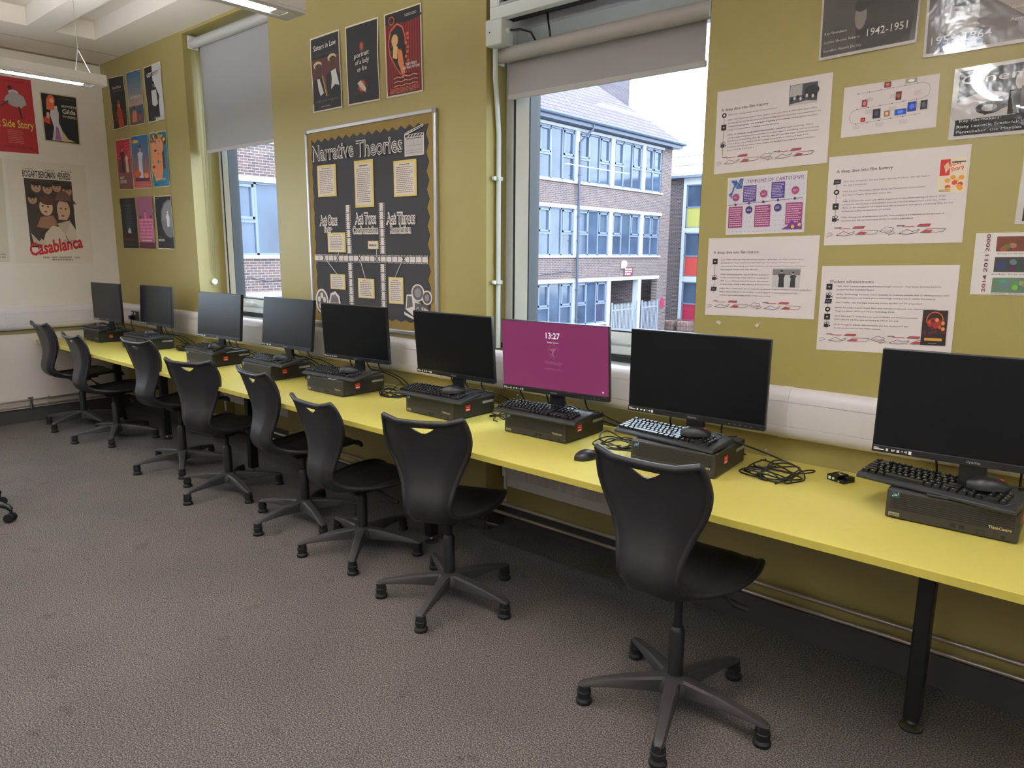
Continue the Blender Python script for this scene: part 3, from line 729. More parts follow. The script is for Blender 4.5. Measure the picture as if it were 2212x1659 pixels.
def make_keyboard(x, y, z, ya, label, single, tilt=5, cord=True):
    t = thing('keyboard', label, 'keyboard', (x, y, z), ya, 'black keyboards lying on the computers'); t.rotation_euler = (R(tilt), 0, ya)
    Wd, D = .442, .155
    m = MB(); m.prism([(0, 0, 0), (0, 0, .010), (0, .016, .0155), (0, D-.012, .0185), (0, D, .014), (0, D, 0)], (Wd, 0, 0)); m.build('keyboard_body', KEYB, t, smooth=False, bevel=.0035)
    if single:
        for kx, ky, kw, kd in KEYS:
            key = round(kw, 4)
            if key not in _kc:
                mm = MB(); keycap(mm, 0, 0, kw, kd, 0); oo = mm.build('key', [KEYC, KEYPRINT], t, smooth=False, fix=False); _kc[key] = oo.data
            else:
                oo = bpy.data.objects.new('key', _kc[key]); C.objects.link(oo); oo.parent = t
            oo.location = (kx, ky, .0150)
    else:
        mm = MB()
        for kx, ky, kw, kd in KEYS: keycap(mm, kx, ky, kw, kd, .0150)
        mm.build('key_set', [KEYC, KEYPRINT], t, smooth=False, fix=False)
    m = MB(); m.tube([catmull([(.24, D-.002, .008), (.25, D+.03, .012), (.30, D+.05, .004), (.36, D+.02, -.004), (.42, D+.06, .0)], i/14) for i in range(15)], .0022, 6); m.build('keyboard_cord', CABLE, t)
    return t
def make_mouse(x, y, z, ya, label, tilt=5, cord=True, red=False):
    t = thing('computer_mouse', label, 'mouse', (x, y, z), 0, 'black computer mice'); t.rotation_euler = (R(tilt)*math.cos(ya), 0, ya)
    m = MB(); P = []
    for i in range(13):
        s = i/12; yy = -.056+.112*s; ww = .033*math.sqrt(max(0, 1-(2*s-1)**2*.995))*(.92+.12*math.cos((s-.25)*5)); hh = .006+.032*math.sin(math.pi*min(1, s*.86+.10))**.8
        P.append([(ww*math.cos(a), yy, hh*max(0, math.sin(a))**.8 if math.sin(a) > 1e-6 else 0) for a in [math.pi*k/12 for k in range(13)]])
    m.grid(P); m.add([p[0] for p in P]+[p[-1] for p in reversed(P)], [tuple(range(26))]); m.build('mouse_shell', mat('matte_black_mouse', (30,30,33), .36), t)
    m = MB(); m.tube([(0, .030, .024), (0, .030, .0305)], .006, 10); m.build('scroll_wheel', RED if red else RUBBER, t)
    if cord:
        Q = [(0, .055, .008), (.01, .085, .014), (.05, .10, .012), (.10, .06, .004), (.12, .02, -.01)]
        m = MB(); m.tube([catmull(Q, i/14) for i in range(15)], .0019, 6); m.build('mouse_cord', CABLE, t)
    return t
ORD = ['first', 'second', 'third', 'fourth', 'fifth', 'sixth', 'seventh', 'eighth', 'ninth']
PCS = [(.324, -.466, .2), (1.10, -.445, -5), (2.277, -.462, 3.6), (3.035, -.455, 0), (3.770, -.456, .5), (4.623, -.443, -.6), (5.261, -.414, .9), (5.941, -.450, 2.7), (6.836, -.419, 1.3)]
MON = [(.671, -.382, .915, 2.9, .2), (1.319, -.256, .911, 1.9, 3.8), (2.454, -.307, .906, 4.2, 5.5), (3.206, -.236, .900, 2.9, 6.4), (3.958, -.244, .899, 5.8, -3.2), (4.803, -.276, .905, .7, -4.9), (5.455, -.302, .908, 7.0, -4.6), (6.149, -.364, .918, 2.5, 0), (7.043, -.369, .925, 4.1, 2.6)]
KB = [(.245, -.468, .2), (1.095, -.425, 2.5), (2.235, -.452, -1.3), (3.045, -.450, 1.2), (3.745, -.470, 4), (4.590, -.478, 2), (5.225, -.448, 1.2), (5.830, -.396, -5.4), (6.730, -.366, -10.5)]
for i in range(9):
    nm = ORD[i]
    x, y, a = PCS[i]; make_pc(x, y, R(a), 'black desktop computer lying flat, %s from the white end wall' % nm if i < 8 else 'black desktop computer at the right edge of the picture, nearest the viewer', i > 3)
    x, y, z, a, tl_ = MON[i]
    lb = {6: 'monitor showing a magenta lock screen with the time 13:27', 8: 'large dark monitor cut off by the right edge of the picture', 7: 'dark monitor directly right of the magenta screen', 5: 'dark monitor directly left of the magenta screen'}.get(i, 'dark monitor, %s in the row from the white end wall' % nm)
    make_monitor(x, y, z, R(a), R(tl_), lb, lit=(i == 6), cab=i)
    x, y, a = KB[i]; ZK = HD+.0935
    make_keyboard(x, y, ZK, R(a), {6: 'black keyboard below the magenta screen with no mouse on it', 8: 'black keyboard at the right edge of the picture'}.get(i, 'black keyboard on the %s computer from the white end wall' % nm), i >= 5, tilt=7 if i not in (1,) else 3)
    if i != 6:
        ca, sa = math.cos(R(a)), math.sin(R(a)); ux, uy = (.325, .075) if i < 8 else (.345, .085)
        make_mouse(x+ux*ca-uy*sa, y+ux*sa+uy*ca, ZK+.026+uy*math.sin(R(7)), R(a-62), 'black mouse resting on the %s keyboard from the white end wall' % nm if i < 8 else 'black mouse with red wheel on the keyboard at the right edge', red=(i in (7, 8)))
make_mouse(5.785, -.52, HD, R(-20), 'black mouse lying on the desk behind the nearest chair', tilt=0)

# coiled leads on the desk
def coil(x, y, label, seed, rx=.10, ry=.07, n=5, r=.0028):
    rn = random.Random(seed); t = thing('cable_bundle', label, 'cable', (x, y, HD)); 
    for k in range(n):
        P = []; ox, oy = rn.uniform(-.03, .03), rn.uniform(-.02, .02); a0 = rn.uniform(0, 6); ax = rx*rn.uniform(.6, 1.15); ay = ry*rn.uniform(.5, 1.15); N = 34
        zz = rn.uniform(.004, .03)
        for i in range(N):
            a = a0+i/N*2*math.pi*1.15; P.append((ox+ax*math.cos(a)+.012*math.cos(2.7*a), oy+ay*math.sin(a), r+max(0, zz*math.sin(a*1.5+k)+zz*.6)))
        MB().tube(P, r, 6).build('lead', CABLE, t)
    return t
coil(6.43, -.25, 'black coiled cables on the desk right of the eighth computer', 3, .11, .08, 6)
coil(5.78, -.27, 'black tangled cables between the magenta screen computer and its right neighbour', 5, .09, .07, 4)
coil(5.10, -.24, 'black loose cables between the sixth and seventh computers', 8, .07, .06, 3)
coil(4.28, -.22, 'black cable bundle beside the fifth computer', 11, .09, .07, 5, .0035)
coil(3.52, -.20, 'black cables heaped behind the fourth computer', 14, .09, .06, 5)
coil(2.74, -.22, 'black cables lying between the third and fourth computers', 17, .07, .06, 3)
coil(1.66, -.16, 'black tangled cables beside the second computer', 19, .11, .07, 6, .004)
coil(.83, -.18, 'black cables lying between the two far computers', 23, .09, .05, 3)
# little black adapter block
t = thing('cable_adapter', 'small black adapter block with white markings lying on the desk', 'adapter', (6.625, -.135, HD), R(-22))
m = MB(); m.box(-.035, .035, -.03, .03, 0, .012); m.box(-.035, .01, -.03, .03, .012, .022); m.box(.015, .035, -.005, .03, .012, .020); m.build('adapter_body', mat('gloss_black', (12,12,12), .3), t, smooth=False, bevel=.002)
m = MB(); m.box(-.028, -.018, -.0308, -.0300, .006, .016); m.tube([(-.008,-.0309,.011),(-.008,-.0300,.011)], .005, 10); m.box(.012, .018, -.0308, -.0300, .003, .008); m.box(-.01, .004, .0, .004, .0220, .0226); m.box(-.02, -.014, .008, .018, .0220, .0226)
m.build('white_markings', WHITEINK, t, smooth=False)
t = thing('white_label_strip', 'white paper label under the front edge of the fifth keyboard', 'label', (3.98, -.457, HD+.0926))
MB().box(0, .07, 0, .02, 0, .0006).build('strip', WHITEINK, t, smooth=False)

# ------------------------------------------------------------------ luminaires
EM = bpy.data.materials.new('lamp_diffuser'); EM.use_nodes = True; nt = EM.node_tree; nt.nodes.clear()
oo = nt.nodes.new('ShaderNodeOutputMaterial'); em = nt.nodes.new('ShaderNodeEmission'); em.inputs[0].default_value = LAMP_COL; em.inputs[1].default_value = LAMP_STRENGTH; nt.links.new(em.outputs[0], oo.inputs[0])
EMU = EM.copy(); EMU.name = 'lamp_uplight'; EMU.node_tree.nodes['Emission'].inputs[1].default_value = UP_STRENGTH
LBODY = mat('white_enamel_lamp_body', (206,200,196), .45)
def make_lamp():
    t = thing('pendant_light', 'x', 'ceiling light'); L = 1.55; w_ = .075; h = .062
    m = MB(); m.box(-w_, w_, 0, L, .012, h); m.box(-w_, -.035, 0, L, 0, .012); m.box(.035, w_, 0, L, 0, .012); m.box(-.035, .035, 0, .06, 0, .012); m.box(-.035, .035, L-.06, L, 0, .012)
    m.build('lamp_body', LBODY, t, smooth=False, bevel=.002)
    MB().box(-.034, .034, .11, L-.11, .004, .010).build('diffuser', EM, t, smooth=False)
    MB().box(-.034, .034, .11, L-.11, h+.001, h+.004).build('uplight_lens', EMU, t, smooth=False)
    m = MB(); m.box(-.034, .034, .06, .109, .004, .010); m.box(-.034, .034, L-.109, L-.06, .004, .010); m.build('louvre_end', mat('louvre_end', (240,238,235), .3), t, smooth=False)
    for yy in (.12, L-.12):
        m = MB(); m.tube([(0, yy, .62), (0, yy, .20)], .0016, 5); m.tube([(.03, yy+.05, h), (0, yy, .20)], .0014, 5); m.build('suspension_wire', STEEL, t)
        MB().tube([(-.012, yy-.02, h), (0, yy, .20)], .003, 8).build('wire_grip', STEEL, t)
    return t
LP = [(2.395, 'hanging strip light at the left by the white end wall'), (4.50, 'hanging strip light at the top near the far window'), (6.60, 'hanging strip light above the view'), (8.70, 'hanging strip light at the right end')]
pl = make_lamp(); first = True
for x, lb in LP:
    for yy, sf in ((-2.45, ''), (-4.95, ' in the rear row')):
        if first: o = pl; first = False
        else: o = dup_tree(pl)
        o.location = (x, yy, 2.5); tag(o, lb+sf, 'ceiling light', 'suspended strip lights')

# ------------------------------------------------------------------ posters and sheets
BLK = (30,30,34); PW = (226,214,212); CRM = (214,206,186); INK = (34,30,34); PINKRED = (178,72,82)
def on_right(q, e=0): return [(p[0], -e, p[1]) for p in (q[3], q[2], q[1], q[0])]     # BL BR TR TL on the window wall
def on_left(q): return [(0, p[0], p[1]) for p in (q[3], q[2], q[1], q[0])]
def size(P): return (Vector(P[1])-Vector(P[0])).length, (Vector(P[3])-Vector(P[0])).length
def poster(q, label, draw, m=PAPER, left=False, wave=.006, border=(228,218,200), seed=0, group=None, bw=.02, bg=BLK):
    P = on_left(q) if left else on_right(q); w_, h = size(P); pg = Page(w_, h)
    pg.rect(0, 0, 1, 1, border, 0)
    if bw: pg.rect(bw, bw*w_/h, 1-bw, 1-bw*w_/h, bg)
    draw(pg)
    o = pg.build('poster' if not group or 'film' in group else 'wall_sheet', P, (1, 0, 0) if left else (0, -1, 0), m, wave=wave, wseed=seed)
    return tag(o, label, 'poster' if o.name.startswith('poster') else 'paper sheet', group)
def person(pg, u, v, s, body, skin, hair, layer=None, w=1.0):
    """plain standing figure: s = height in v units"""
    a = pg.h/pg.w
    pg.poly([(u-.16*s*a*w, v), (u-.13*s*a*w, v+.55*s), (u-.20*s*a*w, v+.74*s), (u-.05*s*a*w, v+.80*s), (u+.05*s*a*w, v+.80*s), (u+.20*s*a*w, v+.74*s), (u+.13*s*a*w, v+.55*s), (u+.16*s*a*w, v)], body)
    pg.ell(u, v+.89*s, .065*s*a*w, .10*s, skin); pg.ell(u, v+.95*s, .07*s*a*w, .055*s, hair)
G1 = 'small film posters in three rows by the white wall'
def d_susp(p):
    p.rect(.02,.012,.98,.35,(52,40,36)); p.text('Saint Maud', .22,.77,.022,(214,210,200),.55); p.bars(.2,.70,.8,.745,2,(110,104,98))
    p.poly([(.40,.02),(.38,.22),(.32,.30),(.44,.42),(.58,.42),(.70,.30),(.78,.02)], (176,62,38)); p.ell(.51,.46,.09,.055,(208,130,84)); p.ell(.51,.50,.10,.045,(150,52,30)); p.bars(.12,.16,.9,.34,5,(112,40,32),.5)
def d_after(p):
    for i in range(14):
        t = i/13; p.rect(.02,.36+i*.045,.98,.36+(i+1)*.045,(int(168-110*t),int(140-42*t),int(124+6*t)), 2)
    p.rect(.02,.012,.98,.36,(96,78,84)); p.rect(.02,.24,.98,.32,(58,84,104)); p.text('AFTERSUN',.14,.50,.020,(222,200,186),.72); p.bars(.25,.62,.75,.88,7,(112,132,140),.3)
    p.poly([(.20,.06),(.24,.26),(.38,.30),(.50,.24),(.54,.06)], (196,112,78)); p.ell(.36,.33,.06,.045,(56,44,46)); p.poly([(.62,.08),(.66,.18),(.74,.20),(.82,.16),(.84,.08)], (128,84,74)); p.ell(.74,.225,.045,.03,(52,44,48))
def d_getout(p):
    p.rect(.48,.012,.98,.985,(206,202,200)); p.text('GET', .16,.80,.030,(230,228,224),.30,.02); p.text('OUT', .48,.80,.030,(28,28,30),.36,.02)
    p.poly([(.28,.06),(.26,.34),(.20,.40),(.36,.60),(.62,.60),(.80,.42),(.74,.34),(.76,.06)], (30,30,32)); p.poly([(.34,.30),(.36,.55),(.64,.55),(.68,.30),(.52,.26)], (196,192,188)); p.ell(.50,.64,.08,.05,(96,90,88)); p.ell(.50,.68,.07,.02,(24,24,26))
    p.bars(.38,.035,.66,.08,3,(180,180,180),.3)
def d_baby(p):
    p.rect(.02,.55,.98,.985,(178,30,52)); p.rect(.02,.012,.98,.30,(118,74,66)); p.rect(.02,.30,.98,.56,(146,66,66)); 
    for k in range(6): p.line((.6,.60+k*.06),(.97,.63+k*.06),.004,(214,120,110))
    person(p,.42,.34,.52,(58,44,56),(190,140,116),(60,40,38)); person(p,.72,.34,.40,(206,190,170),(196,150,124),(90,60,44)); person(p,.20,.34,.34,(96,60,64),(180,130,110),(40,30,30))
    p.text('BABY',.14,.215,.022,(230,214,200),.30,.02); p.text('DRIVER',.14,.13,.028,(230,214,200),.44,.02)
def d_bttf(p):
    for i in range(10):
        t = i/9; p.rect(.02,.012+i*.098,.98,.012+(i+1)*.098,(int(196-150*t),int(86+20*t),int(64+90*t)), 2)
    p.ell(.28,.88,.24,.055,(176,120,118)); p.ell(.28,.89,.15,.03,(220,170,60)); person(p,.50,.20,.62,(206,206,220),(206,160,132),(90,60,50)); p.rect(.14,.14,.92,.20,(84,40,70)); p.ell(.30,.28,.20,.06,(214,96,50)); p.ell(.78,.24,.12,.05,(222,150,70)); p.bars(.30,.03,.92,.12,5,(190,150,190),.3)
def d_mids(p):
    p.rect(.02,.012,.98,.985,(36,110,140)); p.poly([(.05,.90),(.04,.30),(.22,.10),(.60,.16),(.74,.40),(.78,.80),(.60,.93)], (216,140,92)); p.poly([(.70,.30),(.84,.34),(.80,.68),(.68,.62)], (70,40,26)); p.ell(.26,.67,.10,.022,(90,50,36)); p.ell(.26,.665,.035,.016,(30,24,24)); p.poly([(.06,.47),(.13,.50),(.13,.42)], (200,112,72)); p.ell(.15,.375,.09,.03,(150,44,44))
    for k in range(26):
        a = k/25; p.ell(.08+.84*a, .86+.07*math.sin(a*3.1)-.25*max(0,a-.7)+p.rnd.uniform(-.04,.04), .07,.032, random.Random(k).choice([(196,160,60),(110,70,30),(220,196,90),(84,60,30),(206,120,50)]))
    p.text('MIDSOMMAR',.20,.115,.020,(232,214,170),.62)
def d_whip(p):
    p.rect(.38,.42,.72,.97,(46,54,66)); p.bars(.28,.42,.80,.88,9,(88,94,104),.22); p.poly([(.38,.34),(.52,.42),(.62,.36),(.58,.30),(.44,.30)], (200,200,204)); p.line((.40,.40),(.66,.30),.004,(220,220,224)); p.text('WHIPLASH',.10,.155,.020,(170,44,40),.72); p.bars(.1,.03,.9,.10,3,(70,76,84),.3)
def d_gbh(p):
    p.rect(0,0,1,1,(168,104,128)); p.rect(0,.62,1,1,(156,98,124)); p.rect(.10,.20,.92,.58,(222,134,168)); p.poly([(.34,.58),(.50,.76),(.66,.58)], (150,70,110)); p.rect(.44,.58,.56,.70,(214,126,160)); p.rect(.10,.58,.26,.64,(120,60,92)); p.rect(.76,.58,.92,.64,(120,60,92))
    for k in range(5):
        for j in range(9): p.rect(.14+j*.086,.24+k*.065,.18+j*.086,.275+k*.065,(140,64,104),9)
    p.rect(0,0,1,.12,(96,48,62)); p.bars(.18,.13,.82,.17,1,(240,190,210),.6)
def d_moon(p):
    P_ = []
    p.poly([(.98,.92),(.80,.92),(.55,.86),(.38,.72),(.32,.55),(.38,.38),(.58,.26),(.80,.21),(.98,.24)], (118,118,124)); p.poly([(.98,.88),(.82,.88),(.60,.82),(.46,.70),(.42,.56),(.98,.40)], (138,138,144))
    p.poly([(.66,.42),(.68,.56),(.62,.60),(.70,.66),(.78,.66),(.84,.58),(.80,.42)], (226,224,222)); p.ell(.74,.69,.035,.025,(232,230,228)); p.text('MOON',.08,.145,.020,(232,232,232),.36,.02); p.bars(.06,.20,.30,.235,2,(120,120,124)); p.bars(.4,.03,.9,.12,5,(64,64,68),.3); p.bars(.06,.95,.3,.965,1,(190,190,190))
poster([(0.165,3.03),(0.501,3.008),(0.511,2.587),(0.206,2.581)], 'dark film poster with a glowing orange figure, top left of the small posters', d_susp, group=G1, seed=1)
poster([(0.553,3.016),(0.847,3.006),(0.852,2.571),(0.554,2.578)], 'dusky blue and peach film poster reading AFTERSUN', d_after, group=G1, seed=2)
poster([(0.91,3.006),(1.221,3.008),(1.224,2.566),(0.918,2.57)], 'half black half white film poster reading GET OUT', d_getout, group=G1, seed=3)
poster([(0.207,2.496),(0.512,2.486),(0.51,2.047),(0.201,2.059)], 'red and brown film poster reading BABY DRIVER', d_baby, group=G1, seed=4)
poster([(0.536,2.495),(0.879,2.484),(0.878,2.041),(0.517,2.055)], 'blue and orange film poster with a pale standing figure, centre of the small posters', d_bttf, group=G1, seed=5)
poster([(0.914,2.487),(1.228,2.48),(1.221,2.04),(0.916,2.044)], 'film poster of a face with a flower crown on turquoise', d_mids, group=G1, seed=6)
poster([(0.185,1.982),(0.507,1.977),(0.505,1.535),(0.186,1.535)], 'black film poster reading WHIPLASH in red', d_whip, group=G1, seed=7, bw=.012, border=(44,44,48))
poster([(0.546,1.978),(0.871,1.975),(0.858,1.532),(0.539,1.536)], 'pink film poster of a grand building, bottom middle of the small posters', d_gbh, group=G1, seed=8, bw=0)
poster([(0.914,1.973),(1.22,1.968),(1.221,1.527),(0.907,1.532)], 'black film poster with a big grey disc reading MOON', d_moon, group=G1, seed=9)
G2 = 'three larger film posters above the notice board'
def d_sist(p):
    p.rect(.03,.20,.97,.70,(92,44,48)); p.text('Sisters in Law',.12,.815,.030,(236,234,228),.76,.004,rot=.03); p.bars(.12,.73,.9,.765,2,(84,78,76),.3)
    for u, s in ((.25,0), (.74,.055)):
        p.poly([(u-.24,.12),(u-.22,.40+s),(u-.08,.46+s),(u+.10,.46+s),(u+.24,.38+s),(u+.22,.12)], (32,30,34)); p.ell(u,.55+s,.105,.085,(74,46,38)); p.ell(u-.01,.62+s,.145,.05,(206,186,140)); p.ell(u+.01,.60+s,.11,.035,(74,46,38))
    p.poly([(.19,.44),(.28,.44),(.40,.24),(.28,.21),(.22,.30)], (224,222,220)); p.poly([(.68,.50),(.84,.52),(.94,.30),(.80,.32),(.66,.27),(.70,.40)], (228,226,222)); p.line((.38,.47),(.50,.19),.008,(214,170,90)); p.line((.42,.47),(.54,.19),.005,(160,96,60))
    for k in range(4): p.bars(.08+k*.22,.125,.22+k*.22,.155,2,(120,120,120),.3); p.text(')(',.235+k*.22,.125,.012,(180,180,180)) if k < 3 else None
    p.bars(.30,.05,.7,.075,1,(160,150,130),.5)
def d_port(p):
    p.ell(.50,.70,.07,.07,(120,50,28)); p.ell(.50,.71,.045,.045,(178,92,58)); p.ell(.5,.77,.05,.02,(60,30,22))
    for i, (t_, u, w_) in enumerate((('portrait',.26,.46),('of a lady',.28,.44),('on fire',.34,.30))): p.text(t_,u,.575-i*.088,.026,(236,234,228),w_,.004,rot=.05,skew=.2)
    p.ell(.48,.215,.13,.085,(130,46,22)); p.ell(.47,.22,.09,.065,(206,108,50)); p.poly([(.34,.26),(.44,.29),(.60,.18),(.58,.13),(.48,.17)], (226,222,206)); p.bars(.24,.12,.76,.155,2,(110,44,26),.4)
def d_twin(p):
    for k in range(14):
        u = .03+k*.0672; p.rect(u,.03,u+.034,.86,(140,28,34),2); p.rect(u+.034,.03,u+.0672,.86,(84,18,24),2)
    p.rect(.03,.86,.97,.985,(34,30,34)); p.ell(.52,.88,.5,.04,(34,30,34))
    pts = [(.53,.18),(.30,.34),(.14,.50),(.10,.64),(.16,.78),(.34,.85),(.48,.80),(.56,.68),(.56,.60)]
    p.poly([(.53,.18),(.30,.34),(.14,.50),(.10,.64),(.16,.78),(.34,.85),(.48,.80),(.58,.66),(.58,.3)], (26,24,28)); p.pline(pts,.008,(214,92,58)); p.ring(.20,.90,.07,.045,.005,(206,96,60))
    p.ell(.28,.66,.09,.075,(216,178,110)); p.ell(.31,.65,.055,.05,(226,170,132)); p.poly([(.24,.62),(.22,.46),(.34,.44),(.36,.58)], (222,190,128)); p.poly([(.36,.56),(.48,.52),(.56,.24),(.48,.22),(.36,.40)], (224,134,84))
    for k in range(8): p.ell(.62+.03*math.sin(k*2.2),.34+k*.052,.035,.02,(206,96,54))
    for k in range(6):
        v = .115+k*.024; P_ = [(.22+i*.11, v+(.014 if i % 2 else 0)) for i in range(7)]; p.pline(P_,.0045,(222,150,120) if k % 2 == 0 else (70,24,26))
    p.text('TWIN PEAKS',.56,.335,.014,(236,228,220),.30,.02); p.text('FIRE WALK WITH ME',.50,.295,.014,(236,228,220),.44,.02); p.bars(.56,.90,.88,.935,2,(214,208,204),.35); p.bars(.12,.035,.90,.10,4,(206,128,84),.4)
poster([(3.283,2.817),(3.583,2.821),(3.59,2.378),(3.29,2.379)], 'film poster reading Sisters in Law with two wigged figures', d_sist, group=G2, seed=3, bw=.03)
poster([(3.641,2.82),(3.941,2.821),(3.943,2.378),(3.646,2.38)], 'black film poster reading portrait of a lady on fire', d_port, group=G2, seed=4, bw=.03)
poster([(3.997,2.819),(4.301,2.822),(4.307,2.377),(4.006,2.378)], 'red curtain film poster with an orange outlined pendant', d_twin, group=G2, seed=5, bw=.03)

# end wall posters
def d_west(p):
    p.text('Side Story',.34,.335,.062,(226,200,96),.62,.012); p.text('BROADWAY THEATRE',.14,.055,.022,(108,22,28),.74,.008)
    p.text('West',.10,.335,.062,(226,200,96),.20,.012)
    p.ell(.62,.80,.10,.035,(196,188,184)); p.poly([(.46,.74),(.60,.82),(.82,.76),(.86,.66),(.74,.60),(.56,.62),(.42,.68)], (168,160,158)); p.ell(.56,.86,.045,.03,(46,40,42)); p.line((.70,.62),(.74,.46),.012,(60,44,46)); p.line((.50,.68),(.34,.60),.012,(66,52,54))
    p.bars(.42,.12,.72,.31,8,(214,120,112),.35); p.bars(.4,.93,.9,.96,1,(120,24,30),.4)
poster([(-0.93,2.937),(-0.565,2.938),(-0.563,2.332),(-0.93,2.325)], 'large red theatre poster reading Side Story in yellow on the white end wall', d_west, left=True, wave=0, bw=0, border=(170,38,42), group='old film posters on the white end wall')
def d_gilda(p):
    p.poly([(.22,.04),(.30,.30),(.22,.55),(.26,.72),(.42,.76),(.46,.60),(.44,.42),(.60,.10),(.86,.05)], (206,200,206)); p.poly([(.30,.05),(.36,.34),(.42,.30),(.48,.06)], (164,112,168)); p.poly([(.48,.30),(.66,.10),(.88,.05),(.52,.04)], (206,196,140)); p.ell(.28,.88,.10,.08,(220,100,60)); p.poly([(.16,.88),(.14,.66),(.34,.66),(.38,.86)], (222,106,66)); p.ell(.29,.85,.06,.05,(230,176,140)); p.poly([(.10,.44),(.14,.60),(.20,.60),(.20,.44)], (228,180,146)); p.poly([(.04,.40),(.20,.36),(.22,.46),(.06,.50)], (222,60,50)); p.bars(.5,.90,.9,.93,1,(130,90,40),.4)
    p.text('HAYWORTH',.54,.74,.020,(222,208,170),.40,.012); p.text('Gilda',.56,.62,.036,(230,222,200),.36,.012); p.text('FORD',.70,.53,.020,(222,208,170),.24,.012); p.text('Glenn',.56,.545,.016,(222,208,170),.12)
poster([(-0.509,2.856),(-0.216,2.857),(-0.225,2.44),(-0.509,2.449)], 'black film poster with a red haired figure in silver reading Gilda', d_gilda, left=True, wave=.002, border=(206,194,160), bw=.035, group='old film posters on the white end wall', seed=2)
def d_casa(p):
    p.rect(.20,.16,.80,.83,(64,50,44)); 
    for t_, u, w_ in (('BOGART',.19,.185),('BERGMAN',.385,.21),('HENREID',.62,.17)): p.text(t_,u,.843,.056,(30,28,30),w_,.018)
    for t_, u in (('Humphrey',.21),('Ingrid',.46),('Paul',.68)): p.text(t_,u,.915,.014,(50,44,44),.12,skew=.3)
    sk_ = (178,142,116)
    for u, v, s in ((.34,.75,.06),(.48,.74,.06),(.60,.76,.055),(.73,.73,.06),(.28,.63,.055)):
        p.ell(u,v,s,s*.85,sk_); p.ell(u,v+s*.6,s*1.05,s*.4,(46,34,30)); p.ell(u-.02,v+.005,.01,.006,(60,40,36)); p.ell(u+.022,v+.005,.01,.006,(60,40,36)); p.rect(u-.014,v-.028,u+.014,v-.022,(110,64,56))
    p.poly([(.30,.36),(.36,.46),(.52,.48),(.56,.42),(.54,.34)], (150,112,88)); p.ell(.44,.56,.085,.085,(206,172,142)); p.ell(.47,.63,.105,.05,(84,54,42)); p.ell(.40,.57,.014,.008,(40,30,30)); p.ell(.465,.565,.014,.008,(40,30,30)); p.ell(.43,.515,.022,.008,(130,50,50))
    p.poly([(.34,.16),(.40,.30),(.50,.38),(.64,.36),(.74,.42),(.80,.34),(.80,.16)], (208,196,176)); p.poly([(.56,.40),(.66,.28),(.74,.44)], (190,176,156)); p.line((.66,.28),(.70,.20),.006,(60,50,46))
    p.ell(.66,.54,.085,.10,(200,166,138)); p.rect(.585,.44,.70,.50,(200,166,138)); p.ell(.63,.555,.014,.007,(34,28,28)); p.ell(.69,.55,.014,.007,(34,28,28)); p.ell(.645,.48,.024,.007,(120,60,56)); p.poly([(.48,.60),(.60,.63),(.84,.60),(.80,.64),(.62,.66)], (70,50,42)); p.poly([(.56,.63),(.60,.71),(.70,.73),(.76,.68),(.77,.63)], (104,78,66))
    p.poly([(.22,.30),(.40,.22),(.38,.18),(.24,.20)], (196,176,150)); p.poly([(.20,.36),(.34,.24),(.31,.22),(.20,.32)], (54,56,60)); p.bars(.22,.17,.36,.20,2,(150,130,110),.4)
    p.text('Casablanca',.185,.075,.105,(190,30,44),.70,.03,rot=.19,skew=.15); p.text('RAINS',.34,.052,.016,(60,52,50),.08); p.text('VEIDT',.45,.052,.016,(60,52,50),.07); p.text('GREENSTREET',.54,.052,.016,(60,52,50),.17); p.text('LORRE',.74,.052,.016,(60,52,50),.08); p.bars(.45,.030,.72,.042,1,(90,80,76),.6)
    p.text('A',.70,.245,.010,(50,44,44)); p.text('HAL B. WALLIS',.62,.225,.011,(50,44,44),.18,.01); p.text('PRODUCTION',.62,.205,.010,(50,44,44),.18,.01)
poster([(-0.822,2.271),(-0.207,2.269),(-0.213,1.392),(-0.828,1.397)], 'large cream film poster reading Casablanca in red on the white end wall', d_casa, left=True, wave=.002, border=(224,214,200), bw=0, group='old film posters on the white end wall', seed=1)
def d_edge(p): p.text('BROOK',.83,.07,.012,(60,54,54),.13,.01); p.bars(.6,.04,.96,.055,1,(90,84,84),.5)
poster([(-1.5,2.268),(-0.842,2.27),(-0.872,1.409),(-1.5,1.414)], 'cream poster cut off by the left edge of the picture', d_edge, left=True, wave=.001, border=(210,200,182), bw=0, group='old film posters on the white end wall', seed=4)

